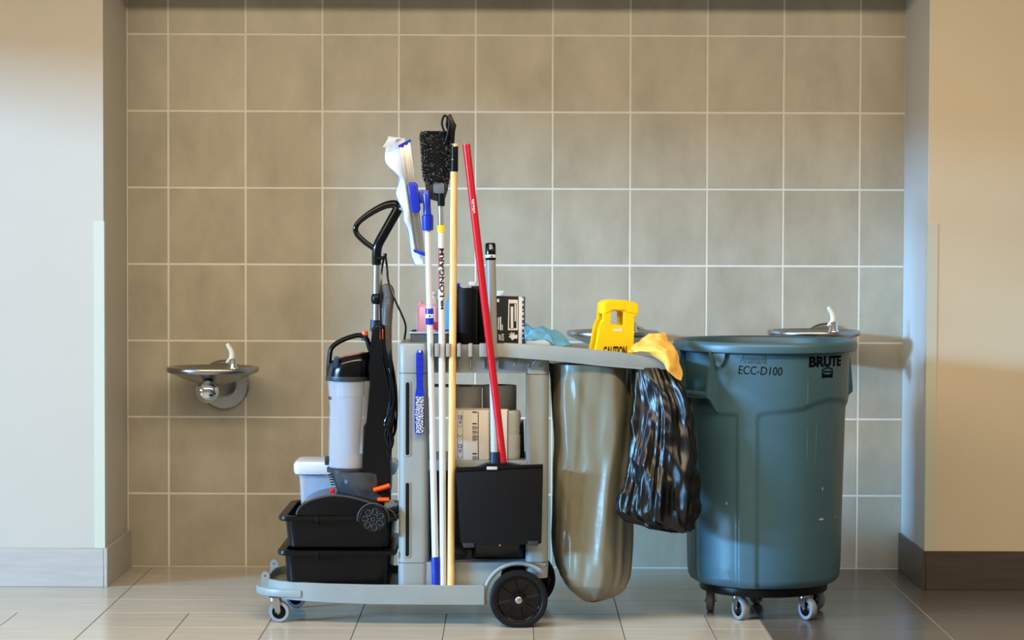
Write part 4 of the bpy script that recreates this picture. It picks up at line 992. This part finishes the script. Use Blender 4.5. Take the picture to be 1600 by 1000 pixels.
# ------------------------------------------------------------------ things on the top tray
# grey caddy with soap
cz = ttz + 0.0005
YK = -1.20
kx0, kx1 = W(642, 530, YK).x, W(704, 530, YK).x
t = thing('utility_caddy', 'dark grey open caddy on the cart top holding the pink soap', 'caddy', ((kx0+kx1)/2, YK, cz))
zt_ = W(670, 517, YK).z
b = NB(); loft(b, [[(x, y, z) for x, y in rrect(kx0 - i, kx1 + i, YK - 0.09 - i, YK + 0.09 + i, 0.012)] for z, i in ((cz, -0.006), (zt_, 0.0), (zt_, -0.003), (cz + 0.004, -0.009))]); obj('body', b, mat('caddy_grey', (84, 86, 84), 0.5), t)
b = NB(); loft(b, [[(x, y, z) for x, y in rrect(kx0 - i, kx1 + i, YK - 0.09 - i, YK + 0.09 + i, 0.014)] for z, i in ((zt_ - 0.006, 0.0), (zt_ - 0.005, 0.006), (zt_, 0.006), (zt_ + 0.001, -0.003))], caps=False); obj('rim', b, M_LGREY, t)
sx0, sx1 = W(651, 500, YK).x, W(686, 500, YK).x
sb_ = thing('soap_jug', 'pink liquid soap jug with white pump cap in the caddy', 'bottle', ((sx0+sx1)/2, YK, cz + 0.005))
def jr(z, i, r=0.02): return [(x, y, z) for x, y in rrect(sx0 + i, sx1 - i, YK - 0.045 + i, YK + 0.045 - i, r, 5)]
z1 = W(668, 481, YK).z
b = NB(); loft(b, [jr(cz + 0.005, 0.004), jr(cz + 0.01, 0.0), jr(z1, 0.0), jr(z1 + 0.010, 0.006), jr(z1 + 0.014, 0.016, 0.012)]); obj('body', b, M_PINK, sb_)
b = NB(); p = W(678, 476, YK); lathe(b, [(0.014, -0.002), (0.014, 0.018), (0.008, 0.02), (0.007, 0.034), (0.013, 0.036), (0.013, 0.044), (0.001, 0.046)], p, seg=20); box(b, p + Vector((-0.004, -0.006, 0.034)), p + Vector((0.03, 0.006, 0.044)), 0.002); obj('pump_cap', b, M_WHITE, sb_)
b = NB(); p = W(656.5, 477, YK); lathe(b, [(0.010, -0.002), (0.010, 0.014), (0.001, 0.016)], p, seg=16); obj('handle_neck', b, M_PINK, sb_)
b = NB(); box(b, W(670, 514, YK - 0.047), W(685, 503, YK - 0.043), 0.0005, 1); obj('label_panel', b, mat('magenta_print', (176, 36, 84), 0.5), sb_)
# blue spray bottle and white nozzle bottle behind the rolls
def bottle(px, pyt, Y, r, mt, cap, lab, trig=0):
    base = W(px, 530, Y); base.z = cz; top = W(px, pyt, Y).z - cz
    t = thing('spray_bottle', lab, 'bottle', base, 'spray bottles on the cart top')
    b = NB(); lathe(b, [(r*0.92, 0.0), (r, 0.004), (r, top*0.62), (r*0.9, top*0.72), (r*0.45, top*0.82), (r*0.4, top*0.86)], base, seg=24); obj('body', b, mt, t)
    b = NB(); lathe(b, [(r*0.5, top*0.85), (r*0.5, top*0.93), (r*0.3, top*0.95)], base, seg=16)
    q = base + Vector((0, 0, top*0.965)); box(b, q + Vector((-0.011, -0.007, -0.008)), q + Vector((0.015, 0.007, top*0.035)), 0.003)
    if trig: tube(b, smooth_path([q + Vector((0.014, 0, -0.006)), q + Vector((0.02, 0, -0.02)), q + Vector((0.016, 0, -0.034))], 4), 0.003, 8)
    obj('trigger', b, cap, t)
bottle(712, 442, -1.02, 0.036, mat('blue_liquid', (70, 140, 200), 0.25), M_BLUE, 'blue spray bottle behind the black bag rolls', 1)
bottle(737, 440, -0.99, 0.030, M_WHITE, M_WHITE, 'white spray bottle whose nozzle shows over the black bag rolls', 1)
bottle(781, 454, -0.99, 0.028, M_WHITE, M_WHITE, 'white spray bottle behind the black glove box')
# rolls of black bags
def bag_roll(px0, px1, pyt, Y, lean, lab, seed):
    c0 = W((px0+px1)/2, 535, Y); c0.z = cz; h = W((px0+px1)/2, pyt, Y).z - cz; r = L(px1-px0, Y)/2
    ax = Vector((lean, 0.0, 1)).normalized()
    b = NB(); rings = []; n = 40
    for z, k in ((0.0, 0.96), (0.004, 1.0), (h*0.5, 0.99), (h*0.97, 1.0), (h, 0.985)):
        rings.append([c0 + ax*(z + (0.004*noise.noise(Vector((math.cos(q)*2, math.sin(q)*2, seed))) if z > h*0.9 else 0)) + Vector((math.cos(q), math.sin(q), 0))*r*k*(1 + 0.02*noise.noise(Vector((math.cos(q)*1.5, math.sin(q)*1.5, z*20 + seed)))) for q in [2*math.pi*j/n for j in range(n)]])
    for k, dz in ((0.8, -0.012), (0.3, -0.014), (0.12, -0.03)):
        rings.append([c0 + ax*(h + dz) + Vector((math.cos(q), math.sin(q), 0))*r*k for q in [2*math.pi*j/n for j in range(n)]])
    loft(b, rings)
    sp_ = [c0 + ax*(h - 0.003 + 0.002*noise.noise((a*2, seed, 0))) + Vector((math.cos(a), math.sin(a), 0))*r*lerp(0.95, 0.3, a/19) for a in [k*0.3 for k in range(63)]]
    o = thing('bag_roll', lab, 'bag roll', c0, 'rolls of black bags on the cart top')
    obj('roll', b, M_BLACKM, o)
    b = NB(); tube(b, sp_, 0.0024, 6, flat=1.0); obj('film_edge', b, M_BIN, o)
bag_roll(712.5, 746, 450, -1.18, 0.0, 'left roll of black bags on the cart top, beside the wooden pole', 1)
bag_roll(738, 768, 447, -1.10, -0.02, 'right roll of black bags on the cart top, behind the red handle', 6)
# glove box
YG = -1.30
t = thing('glove_box', 'black and white printed glove box standing on the cart beside the blue cloth', 'box', (W(798, 537, YG).x, YG + 0.04, W(798, 537, YG).z))
gx0, gx1, gx2 = W(774, 500, YG).x, W(810, 500, YG).x, W(820.5, 500, YG).x
gz0, gz1 = lidz(gx0) + 0.001, W(798, 463, YG).z
b = NB(); prism(b, [(gx0, gz0), (gx1, gz0), (gx1, gz1 - 0.002), (gx0, gz1)], YG, YG + 0.09, 0.001, 1); obj('carton', b, mat('black_card', (18, 18, 19), 0.5), t)
b = NB(); prism(b, [(gx1 + 0.0003, gz0), (gx1 + 0.013, gz0), (gx1 + 0.013, gz1 - 0.003), (gx1 + 0.0003, gz1 - 0.002)], YG, YG + 0.09, 0.001, 1); obj('white_side', b, M_PRINTW, t)
b = NB(); prism(b, [(gx1 + 0.0135, gz0), (gx2, gz0), (gx2, gz1 - 0.004), (gx1 + 0.0135, gz1 - 0.003)], YG + 0.002, YG + 0.09, 0.001, 1); obj('dark_side', b, mat('slate_card', (46, 60, 68), 0.5), t)
b = NB()
def gm(px, py): q = W(px, py, YG - 0.0008); return (q.x, q.z)
def glp(pts): return [gm(*p) for p in pts]
gf = lambda u, v, w_: Vector((u, YG - 0.0008 + w_, v))
outline(b, [glp([(794.5, 468), (809, 468.5), (809, 516), (793.5, 516)]), glp([(796, 474), (807, 474), (807, 513), (795.5, 513)])], gf, 0.0006)
for q in ([(798, 479), (802, 479), (802, 514), (798, 514)], [(804, 475), (806, 475), (806, 502), (804, 502)], [(778, 496), (779.5, 496), (779.5, 515), (778, 515)], [(781, 495), (783, 495), (783, 516), (781, 516)], [(784, 507), (785.5, 507), (785.5, 516), (784, 516)], [(776.5, 467), (780, 467), (780, 472), (776.5, 472)]):
    outline(b, [glp(q)], gf, 0.0006)
hand = [(798, 528), (795, 526.5), (795, 525), (798, 525.5), (795.5, 522), (797, 521), (799.5, 524), (798.5, 519.5), (800, 519), (801.5, 523), (802.5, 519.5), (804, 520), (803.5, 524), (806, 523), (808.5, 523), (808.5, 529), (804, 529), (801, 531.5), (799.5, 531)]
outline(b, [glp(hand)], gf, 0.0006)
for px, py, s, w_, h_ in ((781, 527, 'GANT', 9, 4), (785.5, 527, 'GLOVE', 11, 3.4)):
    c = gm(px, py); text(b, s, L(w_, YG), L(h_, YG), lambda u, v, ww: Vector((c[0] - v, YG - 0.0008 + ww, c[1] + u)), 0.02)
obj('print', b, M_PRINTW, t, smooth=False)
b = NB()
for k in range(9):
    q = W(817.2, 468 + k*7.4, YG); box(b, q + Vector((-0.0022, -0.0006 + 0.002, -0.005)), q + Vector((0.0022, 0.0028, 0.005 - 0.003*(k % 3))))
obj('side_print', b, M_PRINTW, t, smooth=False)
# blue cloth
def LZ(px, Y): x = W(px, 540, Y).x; return Vector((x, Y, lidz(x)))
def cl(px, py, Y): return W(px, py, Y)
ctrl = [[cl(820, 531, -1.19), cl(827, 520, -1.19), cl(836, 522, -1.18), cl(848, 514, -1.18), cl(860, 520, -1.18), cl(872, 524, -1.18), cl(884, 534, -1.18)],
        [cl(820, 507, -1.23), cl(827, 508, -1.24), cl(836, 514, -1.24), cl(847, 509, -1.23), cl(858, 514, -1.24), cl(872, 518, -1.24), cl(888, 535, -1.24)],
        [cl(820, 509, -1.28), cl(826, 509.5, -1.28), cl(833, 515, -1.29), cl(847, 512, -1.27), cl(856, 520, -1.30), cl(872, 521, -1.28), cl(894, 538, -1.28)],
        [cl(820, 516, -1.32), cl(826, 519, -1.31), cl(832, 516, -1.33), cl(845, 521, -1.33), cl(854, 518, -1.32), cl(868, 529, -1.33), cl(891, 540, -1.33)],
        [cl(820, 528, -1.34), cl(826, 527, -1.36), cl(834, 526, -1.35), cl(847, 529, -1.36), cl(858, 526, -1.36), cl(870, 537, -1.36), cl(886, 541, -1.35)],
        [cl(821, 534, -1.36), cl(827, 534, -1.375), cl(836, 531, -1.365), cl(848, 531, -1.37), cl(860, 536, -1.37), cl(871, 541, -1.37), cl(880, 542, -1.36)]]
b = NB(); sheet(b, ctrl, 7, 0.004, 0.006, 34, 5); tag(obj('cleaning_cloth', b, M_CLOTHB), 'crumpled light blue cloth on the cart top beside the glove box', 'cloth')
b = NB(); q = W(838, 536, -1.33)
prism(b, XZ([(822, 533.5), (850, 531), (858, 534), (860, 540), (822, 537.5)], -1.38), -1.395, -1.20, 0.003); tag(obj('wipes_pack', b, M_LGREY), 'pale grey folded wipe pack under the light blue cloth', 'pack')
# caution sign
YS = -1.33
sg = thing('caution_sign', 'folded yellow plastic CAUTION floor sign standing on the cart top', 'sign', (W(955, 548, YS).x, YS, lidz(W(955, 548, YS).x)))
ANG = R_(-19)
c0 = W(958, 520, YS); ca, sa = math.cos(ANG), math.sin(ANG)
def sgm(px, py): q = W(px, py, YS); return ((q.x - c0.x)/ca, q.z - c0.z)
def sgf(off):
    def f(u, v, w_):
        uu, ww = u, w_ + off
        return Vector((c0.x + uu*ca + ww*sa, c0.y - uu*sa*-1*-1 + ww*ca, c0.z + v))
    return f
outl = [(942, 473), (946, 469.5), (958, 468), (975, 469), (990, 472.5), (994.5, 475), (995.5, 488), (994, 493), (989.5, 496), (989.5, 506), (988.5, 530), (987.5, 556), (924, 556), (929, 536), (933, 512), (936, 503), (939.5, 498), (939.5, 493), (940, 486)]
hole = [(953, 487), (956, 485.5), (971.5, 486.5), (972, 489), (972, 507.5), (970.5, 508.5), (952.5, 506), (951.5, 504)]
loops = [[sgm(*p) for p in outl], [sgm(*p) for p in hole]]
lowest = min(v for u, v in loops[0])
zlid = lidz(c0.x) + 0.002 - c0.z
loops[0] = [(u, v if v > lowest + 0.01 else zlid + 0.006) for u, v in loops[0]]
for nm, off in (('front_panel', -0.010), ('back_panel', 0.042)):
    b = NB(); outline(b, loops, sgf(off), 0.014)
    bmesh.ops.bevel(b, geom=[e for e in b.edges if len(e.link_faces) == 2 and e.calc_face_angle(0) > 1.2], offset=0.003, segments=2, affect='EDGES')
    pn = obj(nm, b, M_YEL, sg)
    if nm == 'front_panel': fp = pn
top = [(941, 474), (946, 470), (958, 468.3), (975, 469.3), (990, 472.8), (994.8, 476), (995.3, 488), (993, 492), (976, 489), (972, 485.5), (955, 485), (949, 488), (941, 491)]
b = NB(); outline(b, [[sgm(*p) for p in top]], sgf(0.016), 0.072); bmesh.ops.bevel(b, geom=[e for e in b.edges if e.calc_face_angle(0) > 1.2], offset=0.004, segments=2, affect='EDGES'); obj('hinge_top', b, M_YEL, sg)
sf = sgf(-0.0178)
b = NB(); u0, v0 = sgm(958, 549); text(b, 'CAUTION', L(39, YS), L(17, YS), lambda u, v, w_: sf(u + u0, v + v0, w_), 0.03); obj('lettering', b, M_PRINT, fp, smooth=False)
b = NB(); u0, v0 = sgm(963, 515.5); lp = [(u0 + x, v0 + y) for x, y in rrect(-0.016, 0.016, -0.0055, 0.0055, 0.002)]; outline(b, [lp], sf, 0.0008); lb = obj('label_plate', b, mat('pale_label', (240, 222, 170), 0.5), fp, smooth=False)
# yellow cloth
ctrl = [[cl(984, 546, -1.42), cl(998, 533, -1.36), cl(1012, 523, -1.30), cl(1024, 519.5, -1.27), cl(1037, 521, -1.25)],
        [cl(987, 548, -1.43), cl(1002, 541, -1.405), cl(1018, 533, -1.37), cl(1032, 527, -1.33), cl(1042, 528, -1.30)],
        [cl(996, 549.5, -1.437), cl(1010, 545, -1.445), cl(1024, 541, -1.445), cl(1040, 538, -1.40), cl(1050, 541, -1.36)],
        [cl(1010, 549.5, -1.440), cl(1020, 549, -1.462), cl(1034, 548, -1.468), cl(1048, 548, -1.43), cl(1056, 552, -1.40)],
        [cl(1016, 551, -1.445), cl(1028, 557, -1.458), cl(1040, 560, -1.475), cl(1054, 562, -1.45), cl(1062, 568, -1.42)],
        [cl(1026, 558, -1.448), cl(1035, 566, -1.455), cl(1043, 572, -1.478), cl(1056, 577, -1.46), cl(1066, 583, -1.43)],
        [cl(1036, 567, -1.45), cl(1039, 574, -1.46), cl(1046, 581, -1.475), cl(1056, 588, -1.465), cl(1066, 592, -1.445)]]
b = NB(); sheet(b, ctrl, 8, 0.004, 0.010, 26, 11); tag(obj('cleaning_cloth', b, M_CLOTHY), 'yellow cloth draped over the right corner of the cart', 'cloth')

# ------------------------------------------------------------------ inside the cart
sz = shz - 0.0035
def towel_roll(px0, px1, pyt, Y, lab):
    r = L(px1-px0, Y)/2; c = W((px0+px1)/2, pyt, Y); h = c.z - sz; base = Vector((c.x, Y, sz))
    t = thing('paper_towel_roll', lab, 'paper towel', base, 'paper rolls on the cart shelf')
    b = NB(); lathe(b, [(0.022, 0.0), (r*0.98, 0.0), (r, 0.003), (r, h - 0.004), (r*0.98, h), (0.022, h), (0.02, h - 0.01)], base, seg=48); obj('roll', b, M_TOWEL, t)
    b = NB(); lathe(b, [(0.0215, 0.001), (0.0215, h + 0.001), (0.0185, h + 0.001), (0.0185, 0.001)], base, seg=24); obj('core', b, mat('cardboard', (150, 122, 90), 0.9), t)
towel_roll(702, 753, 603, -1.16, 'left beige paper towel roll standing at the back of the cart shelf')
towel_roll(754, 807, 601.5, -1.12, 'right beige paper towel roll standing at the back of the cart shelf')
def pack(px0, px1, pyt, Y, dep, lab, n):
    x0, x1 = W(px0, pyt, Y).x, W(px1, pyt, Y).x; z1 = W(px0, pyt, Y).z
    t = thing('paper_pack', lab, 'paper pack', ((x0+x1)/2, Y + dep/2, sz), 'wrapped paper packs on the cart shelf')
    b = NB(); loft(b, [[(x, y, z) for x, y in rrect(x0 + i, x1 - i, Y + i, Y + dep - i, 0.008, 4)] for z, i in ((sz, 0.002), (sz + 0.003, 0), (z1 - 0.003, 0), (z1, 0.002))]); obj('wrapper', b, M_PAPER, t)
    return t, x0, x1, z1
pk, x0, x1, z1 = pack(710, 764.5, 641, -1.325, 0.12, 'white printed pack of folded paper behind the wooden pole', 3)
b = NB()
Yp = -1.3256
fp_ = lambda u, v, w_: Vector((u, Yp + w_, v))
def pq(px, py): q = W(px, py, Yp); return (q.x, q.z)
for xa_ in (714.5, 722.5): outline(b, [[pq(xa_, 642), pq(xa_ + 0.6, 642), pq(xa_ + 0.6, 718), pq(xa_, 718)]], fp_, 0.0004)
for py in (668, 683, 717): 
    tube(b, [Vector((*[pq(715, py - 4)[0]], Yp, pq(715, py - 4)[1])), Vector((pq(718.5, py)[0], Yp, pq(718.5, py)[1])), Vector((pq(722, py - 4)[0], Yp, pq(722, py - 4)[1]))], 0.0009, 5)
for py in (652, 697):
    outline(b, [[pq(716, py - 3), pq(722, py - 3), pq(722, py + 3), pq(716, py + 3)], [pq(717, py - 2), pq(721, py - 2), pq(721, py + 2), pq(717, py + 2)]], fp_, 0.0004)
    outline(b, [[pq(719.5, py - 2), pq(721.5, py - 2), pq(721.5, py + 4), pq(719.5, py + 2)]], fp_, 0.0005)
    for k in range(2): outline(b, [[pq(717 + k*2.4, py + 5), pq(718.6 + k*2.4, py + 5), pq(718.6 + k*2.4, py + 10), pq(717 + k*2.4, py + 10)]], fp_, 0.0004)
obj('blue_print', b, M_PRINTB, pk, smooth=False)
b = NB()
for py0, n in ((643, 1), (661, 1), (666, 3), (673, 3), (680, 5), (708, 1), (713, 3)):
    for k in range(n):
        y = py0 + k*1.9; outline(b, [[pq(738, y), pq(745 + (k % 2)*2, y), pq(745 + (k % 2)*2, y + (1.9 if n == 1 else 0.9)), pq(738, y + (1.9 if n == 1 else 0.9))]], fp_, 0.0004)
outline(b, [[pq(746.6, 643), pq(747.8, 643), pq(747.8, 719), pq(746.6, 719)]], fp_, 0.0004)
obj('black_print', b, M_PRINT, pk, smooth=False)
pk2, x0, x1, z1 = pack(765.5, 794.5, 640, -1.32, 0.04, 'narrow white paper pack behind the red broom handle', 2)
b = NB(); Yp = -1.3206
rnd = random.Random(12)
for k in range(24):
    y = 644 + k*3.1; xo = rnd.uniform(0, 1.2); outline(b, [[pq(764.6 + 0.9 + xo, y), pq(768 + xo*0.5, y), pq(768 + xo*0.5, y + 1.6), pq(765.5 + xo, y + 1.6)]], fp_, 0.0004)
outline(b, [[pq(793, 641), pq(794, 641), pq(794, 719), pq(793, 719)]], fp_, 0.0004); obj('black_print', b, M_PRINT, pk2, smooth=False)
for i, (pt, pb, lab) in enumerate(((683, 720, 'lower white toilet roll at the right end of the cart shelf'), (645, 682, 'upper white toilet roll at the right end of the cart shelf'))):
    Yr = -1.228; r = L(21.5, Yr) ; c = W(792, pb, Yr); z0 = sz if i == 0 else tz; tz = z0 + L(37, Yr); base = Vector((c.x, Yr + 0.005*i, z0))
    t = thing('toilet_roll', lab, 'toilet roll', base, 'toilet rolls on the cart shelf')
    b = NB(); rings = []
    hh_ = tz - z0
    for k in range(13):
        f = k/12; rr_ = r*(0.97 if k in (0, 12) else 1)
        rings.append([base + Vector((math.cos(a)*(rr_ + 0.0022*noise.noise((math.cos(a)*3, f*6, i + math.sin(a)*3))), math.sin(a)*rr_, f*hh_)) for a in [2*math.pi*j/40 for j in range(40)]])
    rings.append([base + Vector((math.cos(a)*0.021, math.sin(a)*0.021, hh_)) for a in [2*math.pi*j/40 for j in range(40)]])
    rings.append([base + Vector((math.cos(a)*0.020, math.sin(a)*0.020, hh_*0.4)) for a in [2*math.pi*j/40 for j in range(40)]])
    loft(b, rings); obj('roll', b, M_TISSUE, t)
b = NB(); prism(b, XZ([(809, 664), (818, 659), (820, 719), (809, 719)], -1.20), -1.24, -1.08, 0.006); tag(obj('black_pouch', b, M_BLACKM), 'black pouch behind the toilet rolls on the cart shelf', 'pouch')
# lower bay
lz = hz + 0.0005
b = NB(); Yq = -1.31
p0, p1 = W(734, 876, Yq).x, W(821, 876, Yq).x; zt2 = W(780, 760, Yq).z
loft(b, [[(x, y, z) for x, y in rrect(p0 - i, p1 + i, Yq - i, Yq + 0.2 + i, 0.02)] for z, i in ((lz, -0.012), (lz + 0.006, -0.006), (zt2, 0.0), (zt2, -0.004), (lz + 0.01, -0.012))])
tag(obj('bucket', b, mat('olive_black', (24, 26, 20), 0.3)), 'dark plastic bucket in the lower bay behind the dustpan', 'bucket')
b = NB(); q = W(706, 876, -1.335); q.z = lz
tube(b, [q + Vector((0.0, 0, 0.04)), q + Vector((0.022, 0, 0.03)), q + Vector((0.05, 0.01, 0.016))], [0.026, 0.022, 0.012], 16)
fnl = tag(obj('spray_nozzle', b, M_DGREY), 'grey plastic nozzle lying in the lower bay beside the wooden pole', 'nozzle')
